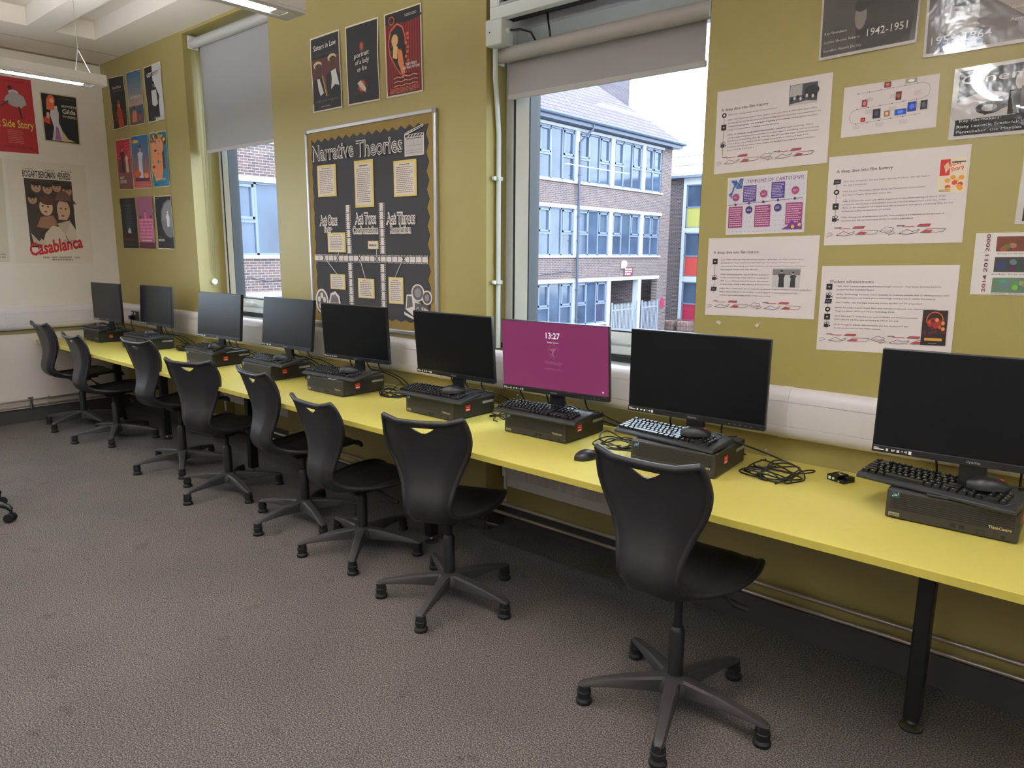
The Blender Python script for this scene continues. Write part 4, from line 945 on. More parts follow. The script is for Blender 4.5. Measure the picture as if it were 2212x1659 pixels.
# history sheets on the near wall
G3 = 'white printed film history sheets on the near wall'
def doodles(p, v0=.095, v1=.20):
    H_ = v1-v0
    for k in range(2):
        b = k*.47
        def X(a): return min(.985, .02+b+a*.47)
        def V(a): return v0+H_*a
        p.pline([(X(.0),V(.35)),(X(.06),V(.5)),(X(.10),V(.3)),(X(.0),V(.05))],.0012,(60,50,50)); p.bars(X(.12),V(.88),X(.24),V(1.0),1,(60,40,44),.8); p.line((X(.2),V(.85)),(X(.38),V(.88)),.002,PINKRED)
        p.pline([(X(.16),V(.2)),(X(.28),V(.6)),(X(.36),V(.35)),(X(.46),V(.55)),(X(.42),V(.25)),(X(.3),V(.12)),(X(.16),V(.2))],.0014,(60,50,50))
        p.poly([(X(.42),V(.85)),(X(.46),V(1.05)),(X(.62),V(1.05)),(X(.60),V(.82))], PINKRED); p.pline([(X(.42),V(.85)),(X(.46),V(1.05)),(X(.62),V(1.05)),(X(.60),V(.82)),(X(.42),V(.85))],.001,(60,40,44))
        p.poly([(X(.50),V(.25)),(X(.56),V(.5)),(X(.66),V(.45)),(X(.62),V(.18))], PINKRED); p.pline([(X(.48),V(.2)),(X(.58),V(.62)),(X(.84),V(.58)),(X(.80),V(.25)),(X(.48),V(.2))],.0012,(60,50,50))
        p.pline([(X(.86),V(.5)),(X(.96),V(.9)),(X(1.08),V(.75)),(X(1.02),V(.15)),(X(.86),V(.5))],.0012,(60,44,48)) if k == 0 else None
        if k == 0:
            for j in range(4): p.line((X(.90+j*.04),V(.55)),(X(.99+j*.02),V(.3+j*.1)),.001,(150,80,84))
def icons(p, n, vs, u=.075):
    p.line((u,vs[0]),(u,vs[-1]-.05),.0014,(50,46,50))
    for i, v in enumerate(vs):
        k = (i+n) % 4
        if k == 0: p.ell(u,v,.022,.030,INK); p.ell(u,v,.010,.014,PW)
        elif k == 1: p.rect(u-.024,v-.035,u+.024,v+.035,INK); p.poly([(u-.006,v-.010),(u+.010,v),(u-.006,v+.010)],PW)
        elif k == 2: p.rect(u-.022,v-.030,u+.016,v+.006,INK); p.poly([(u+.018,v-.008),(u+.030,v+.004),(u+.030,v-.028)],INK); p.ring(u-.012,v+.018,.009,.013,.0018,INK,12); p.ring(u+.010,v+.020,.011,.015,.0018,INK,12)
        else: p.poly([(u-.030,v-.028),(u-.024,v+.028),(u+.030,v+.026),(u+.026,v-.026)],INK); p.bars(u-.018,v-.014,u+.018,v+.014,2,(150,146,150),.3)
TXT = (58,52,58)
def lines(p, rows, h=.0048):
    for u, v, w_, s, bd in rows: p.text(s,u,v,h,TXT,w_,.010*bd)
def d_1895(p):
    p.text('A deep dive into film history',.045,.755,.0105,INK,.43,.007)
    icons(p,0,(.705,.56,.35)); p.line((.075,.35),(.075,.22),.0014,(50,46,50))
    lines(p,[(.115,.695,.44,'1895: First moving images by the Lumiere brothers',0),(.115,.635,.78,'1895-1927: Development of silent cinema early short films to full-length feature films.',0),(.115,.595,.81,'During this period the foundations of filmmaking that we use today were established - e.g.',0),
      (.115,.555,.20,'cinematography,',1),(.33,.555,.57,'the principles of lighting and continuity editing, and an extensive',.4),(.115,.515,.46,'range of mise-en-scene, including location shooting',.2),
      (.115,.455,.52,'1920s: A vertically integrated Hollywood film industry',.8),(.645,.455,.22,'began to emerge. This is',0),(.115,.418,.80,'where a single company owns and controls multiple stages in filmmaking, such as producing,',0),(.115,.381,.80,'distributing, and showing films. By 1930 this was split into five major studios (Paramount,',.3),(.115,.344,.72,"Warner Bros, Loew's/MGM, Fox [Twentieth Century Fox in 1935] and Radio Keith",0),(.115,.307,.78,'Orpheum [RKO]) and three minor studios (Columbia, Universal and United Artists) -',.2),(.115,.270,.25,'the so-called Big 5 and Little 3',0)])
    p.rect(.655,.70,.885,.93,(70,68,74)); p.rect(.66,.80,.76,.925,(176,170,170)); p.ell(.84,.84,.06,.06,(44,42,48))
    for k in range(9): p.ell(.675+k*.025,.765+.012*(k % 3),.010,.020,(200,196,196) if k % 2 else (30,30,34))
    p.poly([(.66,.70),(.66,.715),(.80,.735),(.885,.72),(.885,.70)],(190,186,184)); doodles(p)
def d_1927(p):
    p.text('A deep dive into film history',.065,.815,.0105,INK,.42,.007)
    icons(p,3,(.715,.60,.44,.30))
    lines(p,[(.125,.705,.62,"1927: Alan Crosland's, The Jazz Singer, starring Al Jolson - the first feature",.2),(.125,.665,.18,'film with a soundtrack',0),(.125,.595,.60,"1935: Rouben Mamoulian's Becky Sharp, the Technicolor Corporation's",.2),(.125,.555,.36,"first feature length, 'three strip' colour film",0),
      (.125,.485,.74,'1948: A Paramount court case which prevented studios from owning all phases of the',.2),(.125,.448,.74,"production, distribution and exhibition process ('vertical integration') which led, in the",0),(.125,.411,.79,'1950s, to the emergence of independent film production and agents producing films for the',0),(.125,.374,.37,'Hollywood studios to distribute and exhibit.',0),
      (.125,.305,.74,'1950s: Emergence of widescreen and 3D technologies as a response to the growth of',.2),(.125,.268,.53,'television and the corresponding decline in cinema attendance',0)])
    p.rect(.80,.52,.985,.875,(232,218,188)); p.rect(.81,.70,.875,.865,(198,40,48)); p.poly([(.835,.80),(.86,.84),(.875,.78),(.85,.72)],(226,190,150)); p.text('Becky',.875,.785,.012,(200,50,60),.075,.01,rot=.3); p.text('Sharp',.885,.735,.013,(200,50,60),.085,.01,rot=.25)
    for k in range(12): p.ell(.84+.13*p.rnd.random(),.55+.13*p.rnd.random(),.018,.022,p.rnd.choice([(226,150,60),(214,70,50),(236,190,110),(190,60,70)]))
    p.bars(.815,.53,.89,.56,2,(60,50,50),.35); p.rect(.885,.825,.975,.838,(50,44,48)); doodles(p,.09,.20)
def d_late(p):
    p.text('A deep dive into film history',.055,.80,.0105,INK,.43,.007)
    icons(p,1,(.70,.49,.345))
    lines(p,[(.135,.715,.74,'Late 1950s: Although they had already existed, lightweight, portable cameras were',.1),(.135,.675,.71,'produced and more suitable for hand-held use. This had an immediate impact on',0),(.135,.632,.77,'documentary filmmaking, and were used by a new generation of directors in France -',0),(.135,.590,.36,"becoming the French 'new wave' directors.",0),
      (.135,.525,.45,'1970s: Cinematographer Garrett Brown developed',.1),(.135,.485,.45,'steadicam technology which was first introduced in',0),(.135,.443,.45,'1975. It is a stabilising device for hand-held cameras',0),(.135,.402,.47,"to keep image 'steady' whilst retaining fluid movement.",0),
      (.135,.345,.83,'1990s: More widespread use of computer-generated imagery resulted in a move away from',.1),(.135,.303,.71,"filmed 'special effects' to visual effects created digitally in post-production to the",0),(.135,.260,.48,'computer-generated imaging (CGI) of characters in films',0)])
    p.rect(.62,.375,.86,.62,(196,192,192)); p.rect(.62,.53,.86,.60,(120,116,118)); person(p,.70,.38,.21,(44,42,46),(150,140,136),(30,28,30),w=1.1); person(p,.80,.38,.19,(50,48,52),(160,150,146),(30,28,30),w=1.1); doodles(p,.09,.19)
def d_mod(p):
    p.text('Modern advancements',.075,.80,.0115,INK,.335,.006)
    icons(p,1,(.755,.65,.585,.49,.40,.305),.07)
    lines(p,[(.13,.755,.76,'1995: First computer generated feature length cartoon - Toy Story directed by John',.3),(.13,.715,.29,'Lasseter for Pixar Animation Studios',0),(.13,.660,.82,'2000s: Technology becomes more available to ordinary people due to developments with',.35),(.13,.620,.73,"lightweight cameras and mobile phone technology, seeing a rise in 'citizen film-making'",0),(.13,.565,.64,'2007: Netflix - the first legal streaming service for film and TV is launched',.1),
      (.13,.505,.75,'2010s: Successful feature length films shot entirely on Iphones now released - including',.1),(.13,.465,.45,'Tangerine (Baker, 2015) and Unsane (Soderberg, 2018)',0),(.13,.405,.62,'2017: Film and TV streaming sites such as Netflix and Amazon overtake',.2),(.13,.365,.49,'DVD sales for the first time increasing by 23% in one year',.3),(.13,.305,.56,'2018: Avengers: Infinity War becomes the first Hollywood film',.5),(.13,.265,.36,'to ever be shot entirely with IMAX cameras',0)])
    doodles(p,.10,.20); p.rect(.785,.115,.955,.505,(46,34,36)); p.ring(.87,.40,.055,.085,.003,(214,92,40)); p.ell(.87,.36,.05,.06,(150,50,36))
    for k in range(12): p.ell(.80+.14*p.rnd.random(),.24+.18*p.rnd.random(),.012,.022,p.rnd.choice([(196,80,40),(120,30,34),(224,140,70),(90,30,50)]))
    p.rect(.785,.115,.955,.20,(36,30,34)); p.rect(.81,.165,.93,.195,(214,150,50)); p.bars(.84,.13,.90,.14,1,(200,190,180),.5)
def d_cart(p):
    p.rect(.02,.03,.98,.97,(214,208,216))
    for i in range(18):
        for j in range(11): p.ell(.04+i*.054+(.012 if j % 2 else 0),.05+j*.083,.004,.006,(96,120,150),2,8)
    p.text('TIMELINE OF CARTOONS!',.26,.885,.012,(110,44,84),.70,.015)
    for q in range(4): p.pline([(.02+q*.012,.70-q*.02),(.08,.76+q*.02),(.10+q*.01,.90),(.05+q*.02,.95),(.13+q*.02,.80),(.17+q*.012,.97)],.0035,[(60,110,170),(40,70,130)][q % 2])
    p.line((.02,.52),(.96,.57),.0016,(110,50,80))
    def blk(u0,v0,u1,v1,c): p.rect(u0,v0,u1,v1,c); p.bars(u0+.012,v0+.02,u1-.012,v1-.015,9,(222,206,226),.35)
    blk(.215,.56,.385,.84,(72,52,128)); blk(.575,.59,.74,.86,(72,52,128)); blk(.03,.12,.215,.49,(150,56,104)); blk(.375,.12,.575,.49,(150,56,104)); blk(.765,.14,.965,.50,(150,56,104))
    for u, v, c_ in ((.12,.65,(150,56,104)),(.48,.68,(150,56,104)),(.87,.70,(150,56,104)),(.30,.42,(62,40,110)),(.665,.43,(62,40,110))): p.ell(u,v,.046,.065,c_); p.bars(u-.028,v-.02,u+.028,v+.02,2,(230,216,230),.4)
    for u, v in ((.12,.525),(.30,.535),(.48,.545),(.665,.555),(.87,.565)): p.ell(u,v,.016,.022,(70,44,100))
    p.poly([(.72,.06),(.80,.12),(.84,.22),(.90,.14),(.96,.24),(.975,.05)],(110,50,130)); p.ell(.86,.10,.02,.03,(226,190,60)); p.ell(.94,.13,.02,.03,(226,190,60))
def d_tl(p):
    col = (150,140,144)
    p.line((.16,.83),(.84,.88),.0012,col); p.line((.16,.53),(.84,.58),.0012,col); p.line((.16,.24),(.84,.30),.0012,col)
    p.pline([(.84,.88),(.90,.84),(.92,.73),(.90,.63),(.84,.58)],.0012,col); p.pline([(.16,.53),(.10,.49),(.08,.39),(.10,.28),(.16,.24)],.0012,col)
    for r_ in range(3):
        for k in range(6):
            u = .16+k*.125; v = (.835,.535,.245)[r_]+k*.009; p.ell(u,v,.006,.010,(60,50,56),None,8)
    for u0,v0,u1,v1,c_ in ((.44,.88,.51,.99,(120,50,44)),(.66,.90,.78,.99,(160,160,140)),(.21,.56,.27,.70,(130,60,70)),(.57,.61,.63,.77,(90,40,40)),(.34,.31,.42,.49,(30,30,44)),(.21,.27,.26,.35,(150,30,36)),(.46,.32,.52,.43,(150,110,90)),(.57,.32,.69,.43,(36,80,170)),(.70,.36,.79,.54,(30,60,140)),(.83,.37,.90,.54,(40,44,52))): p.rect(u0,v0,u1,v1,c_); p.ell((u0+u1)/2,(v0+v1)/2,(u1-u0)*.28,(v1-v0)*.3,tuple(min(255,int(x*1.5+30)) for x in c_))
    for k in range(6):
        for v in (.14,.66,.42):
            if (k+int(v*10)) % 2: p.bars(.13+k*.125,v,.21+k*.125,v+.08,4,(170,150,156),.3)
def d_y2000(p):
    for i in range(2):
        for j in range(3):
            u = .20+i*.62; v = .70-j*.33; c_ = [(110,60,50),(60,60,66),(96,120,100),(84,60,60),(70,84,80),(110,96,90)][i*3+j]; u1 = min(.98,u+.36)
            p.rect(u,v,u1,v+.24,c_)
            for k in range(7): p.ell(u+.03+(u1-u-.06)*p.rnd.random(),v+.03+.16*p.rnd.random(),.03,.04,tuple(max(0,min(255,x+p.rnd.randint(-50,70))) for x in c_))
    for t_, u, v in (('2000',.14,.70),('2011',.14,.37),('2014',.14,.04),('2004',.76,.70),('2012',.76,.37),('2014',.76,.04)): p.text(t_,u,v,.010,(120,36,60),.19,.01,rot=math.pi/2)
    p.text('Road to El Dorado',.22,.655,.0036,(50,40,44),.32); p.text('X-Men: First Class',.18,.325,.0036,(50,40,44),.36); p.text('Captain America',.2,-.0+.015,.0034,(50,40,44),.32)
def cls(word, sub):
    return None
def d_real(p):
    p.rect(.02,.03,.98,1,(64,60,62)); p.poly([(.40,.04),(.36,.40),(.52,.62),(.82,.60),(.95,.30),(.93,.04)],(44,42,46)); p.poly([(.56,.62),(.62,.50),(.68,.62)],(186,180,178)); p.poly([(.61,.52),(.59,.14),(.66,.14),(.65,.52)],(34,32,36)); p.ell(.64,.86,.10,.20,(120,112,110)); p.ell(.42,.36,.06,.13,(128,120,118)); p.ell(.42,.46,.07,.06,(36,34,36))
    for k in range(5): p.ell(.40+k*.13,.92,.05,.10,(104,98,98))
    p.text('Italian',.06,.90,.030,(214,210,208),.36,.004); p.text('Neorealism',.04,.60,.032,(214,210,208),.60,.004); p.text('1942-1951',.50,.15,.024,(222,218,216),.40,.004)
    p.text('Key Filmmakers:',.05,.24,.0085,(214,210,208),.24); p.text('Luchino Visconti, Roberto',.05,.155,.0085,(214,210,208),.38); p.text('Rossellini, Vittorio De Sica',.05,.07,.0085,(214,210,208),.40)
def d_wave(p):
    p.rect(.02,.03,1,1,(98,90,88)); p.rect(.34,.45,.44,1,(150,140,136)); p.rect(.62,.5,.84,1,(70,64,64)); p.ell(.24,.34,.12,.24,(150,142,138)); p.ell(.26,.52,.14,.12,(52,48,48)); p.ell(.21,.38,.016,.012,(50,44,44)); p.ell(.29,.39,.016,.012,(50,44,44)); p.ell(.24,.24,.03,.012,(90,76,74)); p.poly([(.42,.56),(.50,.56),(.78,.28),(.72,.16),(.44,.42)],(172,162,156)); p.rect(.10,.03,.4,.16,(70,84,120))
    p.text('French',.06,.93,.034,(220,216,214),.40,.004); p.text('New Wave',.05,.62,.034,(220,216,214),.66,.004,rot=.02); p.text('1959-1964',.05,.10,.024,(220,216,214),.40,.004)
    for i, s_ in enumerate(('Key Filmmakers:','Alain Resnais, Jean-Luc','Godard, Francois Truffaut,','Agnes Varda')): p.text(s_,.56,.50-i*.10,.0085,(220,216,214),(.26,.40,.42,.20)[i])
def d_cine(p):
    p.rect(.05,.05,1,.95,(40,40,44)); p.ell(.80,.72,.26,.24,(196,190,188),None,30); p.ell(.30,.38,.30,.24,(190,184,182),None,30); p.ell(.80,.58,.09,.07,(60,58,60)); p.ell(.80,.70,.03,.05,(30,28,30)); p.poly([(.28,.46),(.62,.62),(.62,.44),(.30,.30)],(80,78,80)); p.rect(.60,.36,1,.64,(96,92,92)); p.ell(.34,.40,.12,.085,(40,38,40),None,24); p.ell(.34,.40,.07,.05,(150,144,142)); p.rect(.66,.40,.80,.43,(200,196,194)); p.ell(.70,.54,.025,.03,(30,28,30)); p.rect(.88,.42,1,.52,(206,200,198)); p.rect(.05,.05,1,.27,(34,34,38)); p.rect(.50,.28,.60,.60,(46,44,46))
    p.text('Cinema V',.07,.76,.026,(222,218,216),.90,.004)
    p.text('Key Filmmakers:',.09,.235,.008,(214,210,208),.36); p.text('Ricky Leacock, Frederick Wiseman, Donn',.07,.155,.008,(214,210,208),.90); p.text('Pennebaker, the Maysles brothers',.07,.08,.008,(214,210,208),.78)
def d_dark(p): p.rect(.06,.04,1,.96,(58,54,56)); p.ell(.6,.6,.3,.2,(120,112,110)); p.ell(.6,.74,.34,.12,(40,38,40)); p.poly([(.1,.05),(.2,.38),(.9,.38),(1,.05)],(34,34,38))
poster([(6.004,2.153),(6.436,2.164),(6.442,1.855),(6.008,1.841)], 'upper left printed sheet, A deep dive into film history, with an old crowd photograph', d_1895, wave=0, border=PW, bw=0, group=G3, seed=1)
poster([(6.479,2.106),(6.772,2.111),(6.777,1.944),(6.481,1.937)], 'small white sheet with a winding three-row picture timeline', d_tl, wave=0, border=PW, bw=0, group=G3, seed=2)
poster([(6.068,1.823),(6.375,1.832),(6.38,1.611),(6.073,1.603)], 'purple and blue printed sheet titled TIMELINE OF CARTOONS', d_cart, wave=0, border=PW, bw=0, group=G3, seed=3)
poster([(6.002,1.59),(6.439,1.599),(6.442,1.289),(6.004,1.28)], 'lower left printed sheet, A deep dive into film history, with a photograph of two people', d_late, wave=0, border=PW, bw=0, group=G3, seed=4)
poster([(6.448,1.874),(6.885,1.882),(6.891,1.572),(6.455,1.562)], 'right-hand printed sheet, A deep dive into film history, with a red Becky Sharp picture', d_1927, wave=0, border=PW, bw=0, group=G3, seed=5)
poster([(6.456,1.488),(6.893,1.499),(6.898,1.195),(6.46,1.177)], 'printed sheet titled Modern advancements above the nearest monitor', d_mod, wave=0, border=PW, bw=0, group=G3, seed=6)
G4 = 'laminated black and white sheets'
poster([(6.377,2.545),(6.694,2.555),(6.693,2.218),(6.383,2.208)], 'shiny laminated sheet reading realism 1942-1951', d_real, m=LAMI, wave=.004, border=(206,200,196), bw=0, group=G4, seed=2)
poster([(6.707,2.505),(7.13,2.515),(7.13,2.17),(6.717,2.166)], 'shiny laminated sheet reading New Wave 1959-1964', d_wave, m=LAMI, wave=.004, border=(206,200,196), bw=0, group=G4, seed=3)
poster([(6.814,2.117),(7.12,2.127),(7.125,1.902),(6.816,1.899)], 'shiny laminated sheet titled Cinema with a film camera picture', d_cine, m=LAMI, wave=.003, border=(206,200,196), bw=0, group=G4, seed=5)
poster([(7.028,1.85),(7.33,1.86),(7.33,1.632),(7.026,1.628)], 'dark laminated sheet cut off by the right edge of the picture', d_dark, m=LAMI, wave=.002, border=(206,200,196), bw=0, group=G4, seed=6)
poster([(6.927,1.601),(7.22,1.606),(7.22,1.409),(6.93,1.405)], 'white sheet with handwritten years 2000, 2011, 2014 beside small pictures', d_y2000, wave=0, border=(226,218,214), bw=0, group=G3, seed=7)
# adhesive putty left on the wall
for i, (x, z, s) in enumerate(((6.066,1.253,.012),(6.228,1.252,.011),(6.238,1.262,.005),(6.30,.755,.006),(6.31,.735,.009),(6.44,.70,.006),(5.02,.79,.006),(4.99,.80,.005))):
    rn = random.Random(i); m = MB(); P = [(x+s*math.cos(a)*rn.uniform(.5,1.1), -.0005, z+s*.8*math.sin(a)*rn.uniform(.5,1.1)) for a in [k*math.pi/5 for k in range(10)]]
    m.prism(P, (0, -.0025, 0)); o = m.build('adhesive_putty', mat('pale_putty', (206,196,182), .6)); tag(o, ['pale putty smear under the lower left history sheet, left one','pale putty smear under the lower left history sheet, right one','tiny putty dot above the right smear','small paint chip on the wall under the trunking, upper','small paint chip on the wall under the trunking, lower','small paint chip right of the coiled cables','paint chip below the trunking behind the sixth monitor, right','paint chip below the trunking behind the sixth monitor, left'][i], 'wall mark')

# ------------------------------------------------------------------ notice board
t = thing('notice_board', 'large silver framed notice board titled Narrative Theories on black paper', 'notice board', (3.205, 0, 1.05)); ox, oz = 3.205, 1.05; BW, BH = 1.215, 1.23
m = MB(); m.box(.01, BW-.01, -.016, 0, .01, BH-.01); m.build('backing_paper', mat('brown_kraft_paper', (140,116,60), .8, bump=(9,.5,.01)), t, smooth=False)
m = MB()
for a in ((0, BW, 0, .022), (0, BW, BH-.022, BH)): m.box(a[0]+.01, a[1]-.01, -.024, 0, a[2], a[3])
for a in ((0, .022), (BW-.022, BW)): m.box(a[0], a[1], -.024, 0, .01, BH-.01)
m.build('frame', ALU, t, smooth=False, bevel=.005)
m = MB()
for x in (.0, BW): 
    for z in (0, BH): m.box(x-.001 if x == 0 else x-.03, .03 if x == 0 else x+.001, -.027, 0, z-.001 if z == 0 else z-.03, .03 if z == 0 else z+.001)
m.build('frame_corner', mat('grey_plastic', (150,146,144), .5), t, smooth=False, bevel=.009, seg=3)
def bp(name, pts, col, y, th=.001):
    pass
BKP = mat('black_sugar_paper', (58,58,62), .85); KR = MATS['brown_kraft_paper']
# black paper with zigzag edge
def zig(a, b_, n, amp, out):
    P = []; dx, dz = b_[0]-a[0], b_[1]-a[1]; L = math.hypot(dx, dz); nx, nz = -dz/L, dx/L
    for i in range(n*4):
        s = i/(n*4); q = abs((i/4 % 1)*2-1); P.append((a[0]+dx*s+nx*amp*(q-.5)*out, a[1]+dz*s+nz*amp*(q-.5)*out))
    return P
x0, x1, z0, z1 = .066, 1.145, .075, 1.155
loop_ = zig((x0, z1), (x1, z1), 15, .022, 1)+zig((x1, z1), (x1, z0), 11, .022, 1)+zig((x1, z0), (x0, z0), 13, .014, 1)+zig((x0, z0), (x0, z1), 11, .010, 1)
m = MB(); m.prism([(p[0], -.0162, p[1]) for p in loop_], (0, -.0012, 0)); m.build('black_paper', BKP, t, smooth=False)
def sheet(name, x0, z0, x1, z1, draw, y=-.0178, mt=None, rot=0):
    P = [(x0-ox, y, z0-oz), (x1-ox, y, z0-oz+rot), (x1-ox, y, z1-oz+rot), (x0-ox, y, z1-oz)]
    pg = Page(x1-x0, z1-z0); draw(pg); return pg.build(name, P, (0, -1, 0), mt or PAPER, t, base=.001, step=.0003, wave=.0)
def card(n):
    def f(p):
        p.rect(0,0,1,1,(222,196,112),0); p.rect(.06,.055,.90,.93,(222,208,194)); p.bars(.12,.10,.84,.84,n,(112,104,108),.34); p.bars(.26,.86,.72,.90,1,(90,84,90),.6)
    return f
for x0, z0, x1, z1, n in ((3.328,1.862,3.525,2.055,13),(3.709,1.785,3.888,2.057,18),(4.07,1.833,4.264,2.03,14),(3.412,1.518,3.599,1.640,9),(3.819,1.540,3.918,1.587,1),(3.424,1.286,3.583,1.381,6),(3.711,1.243,3.869,1.362,8),(4.002,1.223,4.134,1.378,10)):
    sheet('note_card', x0, z0, x1, z1, card(n), y=-.021)
def strip(vert, n):
    def f(p):
        p.rect(0,0,1,1,(40,38,40),0)
        c_ = (220,210,204)
        if vert:
            for k in range(n):
                p.rect(.22,k/n+.006,.78,(k+1)/n-.008,c_)
                for j in range(4):
                    v = (k+(j+.15)/4)/n; p.rect(.02,v,.14,v+.13/n,c_,1); p.rect(.86,v,.98,v+.13/n,c_,1)
        else:
            for k in range(n):
                p.rect(k/n+.002,.18,(k+1)/n-.003,.82,c_)
                for j in range(4):
                    v = (k+(j+.15)/4)/n; p.rect(v,.01,v+.13/n,.11,c_,1); p.rect(v,.89,v+.13/n,.99,c_,1)
    return f
sheet('film_strip', 3.604, 1.510, 3.656, 1.806, strip(True, 6)); sheet('film_strip', 3.612, 1.16, 3.662, 1.456, strip(True, 6)); sheet('film_strip', 3.926, 1.511, 3.979, 1.808, strip(True, 6)); sheet('film_strip', 3.926, 1.13, 3.976, 1.455, strip(True, 6))
sheet('film_strip', 3.257, 1.458, 4.349, 1.505, strip(False, 21), y=-.0190)
def head(s, x0, z0, w_, h, y=-.021, outl=.085, name='heading_letters', dark=True):
    def f(p):
        p.text(s, 0, 0, h, (224,216,208), 1, outl) if not dark else None
        p.text(s, 0, 0, h, (224,216,208), 1, outl*.42); p.text(s, 0, 0, h, (38,36,38) , 1, -.012)
    return sheet(name, x0, z0, x0+w_, z0+h, f, y=y)
head('Narrative', 3.285, 2.085, .425, .092, outl=.07); head('Theories', 3.733, 2.078, .42, .092, outl=.07)
def head2(s, x0, z0, w_, h):
    def f(p): p.text(s, -.01, -.06, h*1.1, (224,216,208), 1.02, .09); p.text(s, 0, 0, h, (44,40,42), 1, .0)
    return sheet('heading_letters', x0, z0, x0+w_, z0+h, f, y=-.021)
head2('Act One:', 3.333, 1.692, .190, .052); head2('Setup', 3.378, 1.646, .090, .034); head2('Act Two:', 3.698, 1.694, .205, .054); head2('Confrontation', 3.674, 1.634, .245, .038); head2('Act Three:', 3.994, 1.688, .252, .054); head2('Resolution', 4.029, 1.634, .180, .036)
for x, z in ((3.368,1.483),(3.512,1.483),(3.735,1.485),(3.902,1.482),(4.143,1.483)):
    def fx(p): p.line((.05,.05),(.95,.95),.006,(30,26,28)); p.line((.05,.95),(.95,.05),.006,(30,26,28))
    sheet('cross_mark', x-.017, z-.017, x+.017, z+.017, fx, y=-.0212)
for a, b_ in (((3.385,1.472),(3.499,1.381)),((3.522,1.517),(3.518,1.499)),((3.739,1.476),(3.784,1.363)),((3.9,1.538),(3.9,1.499)),((4.123,1.465),(4.064,1.38))):
    MB().tube([(a[0]-ox, -.0225, a[1]-oz), (b_[0]-ox, -.0225, b_[1]-oz)], .0018, 5).build('white_string', WHITEINK, t)
def d_clap(p):
    p.rect(0,0,1,.80,(226,218,212),0); p.rect(.04,.03,.96,.70,(196,188,186)); p.rect(.04,.70,.96,.78,(36,34,36)); p.poly([(0,.80),(.04,.87),(.94,1.10),(.98,1.02),(.14,.80)],(226,218,212)); p.poly([(.06,.83),(.08,.86),(.92,1.07),(.93,1.03)],(36,34,36))
    for k in range(5): p.poly([(.16+k*.16,.71),(.24+k*.16,.77),(.30+k*.16,.77),(.22+k*.16,.71)],(226,218,212)); p.poly([(.20+k*.15,.875+k*.038),(.18+k*.15,.895+k*.038),(.25+k*.15,.915+k*.038),(.27+k*.15,.895+k*.038)],(226,218,212))
    p.bars(.12,.60,.88,.66,1,(70,66,70),.6)
    for k in range(5): p.line((.08+k*.21,.38),(.08+k*.21,.58),.0012,(90,84,88))
    p.line((.08,.38),(.92,.38),.0012,(90,84,88)); p.line((.08,.20),(.92,.20),.0012,(90,84,88)); p.line((.08,.12),(.92,.12),.0012,(90,84,88))
sheet('clapperboard_cutout', 4.168, 2.047, 4.328, 2.192, d_clap, y=-.021)
def blob(p, pts, g=.05):
    cx = sum(a for a, b_ in pts)/len(pts); cz = sum(b_ for a, b_ in pts)/len(pts)
    p.poly([(cx+(a-cx)*(1+g*2), cz+(b_-cz)*(1+g*2)) for a, b_ in pts], (224,216,208)); p.poly(pts, (112,106,108))
def d_cam(p):
    p.ell(.47,.73,.24,.27,(224,216,208)); p.ell(.80,.60,.19,.22,(224,216,208)); p.poly([(.00,.20),(.05,.66),(.30,.68),(.36,.48),(.60,.40),(1.0,.10),(.96,.0),(.30,.0)],(224,216,208)); p.poly([(-.06,.12),(.36,-.06),(.34,-.12),(-.04,.02)],(224,216,208))
    p.ell(.47,.73,.20,.23,(104,98,100)); p.ell(.47,.73,.12,.14,(140,134,134)); p.ell(.80,.60,.15,.18,(96,90,92)); p.ell(.80,.60,.08,.10,(140,134,134)); p.poly([(.04,.22),(.08,.62),(.24,.62),(.28,.30)],(90,84,86)); p.poly([(.34,.06),(.36,.42),(.78,.38),(.92,.10),(.90,.04)],(84,80,82)); p.ell(.46,.22,.06,.07,(200,192,188)); p.ell(.46,.22,.035,.04,(50,46,48)); p.rect(.60,.02,.66,.30,(190,184,180)); p.poly([(.68,.30),(.98,.14),(.96,.06),(.68,.20)],(196,188,184)); p.ring(.47,.73,.15,.18,.002,(60,56,58)); p.ring(.80,.60,.11,.13,.002,(60,56,58))
sheet('film_camera_cutout', 4.150, 1.16, 4.380, 1.345, d_cam, y=-.0205)
def d_reel(p):
    p.ell(.24,.50,.26,.52,(224,216,208),None,24); p.poly([(.44,.10),(.60,.85),(.78,.95),(.95,.75),(1.0,.30),(.9,.05)],(224,216,208)); p.ell(.24,.50,.20,.44,(104,98,100),None,24)
    for k in range(5): a = k*1.257+.3; p.ell(.24+.11*math.cos(a),.50+.24*math.sin(a),.055,.12,(224,216,208))
    p.ell(.24,.5,.03,.07,(40,38,40)); p.poly([(.52,.10),(.64,.76),(.78,.84),(.90,.68),(.94,.30),(.86,.08)],(120,114,114))
    for k in range(6): p.line((.56+k*.06,.2+k*.03),(.62+k*.055,.80-k*.03),.0016,(40,38,40))
    p.line((.54,.45),(.93,.5),.002,(220,212,206))
sheet('film_reel_cutout', 3.258, 1.125, 3.53, 1.28, d_reel, y=-.0205)
m = MB()
for k in range(3): m.tube([(.062, -.0165, .66+k*.19), (.062, -.0190, .66+k*.19)], .003, 8)
m.build('drawing_pins', STEEL, t)
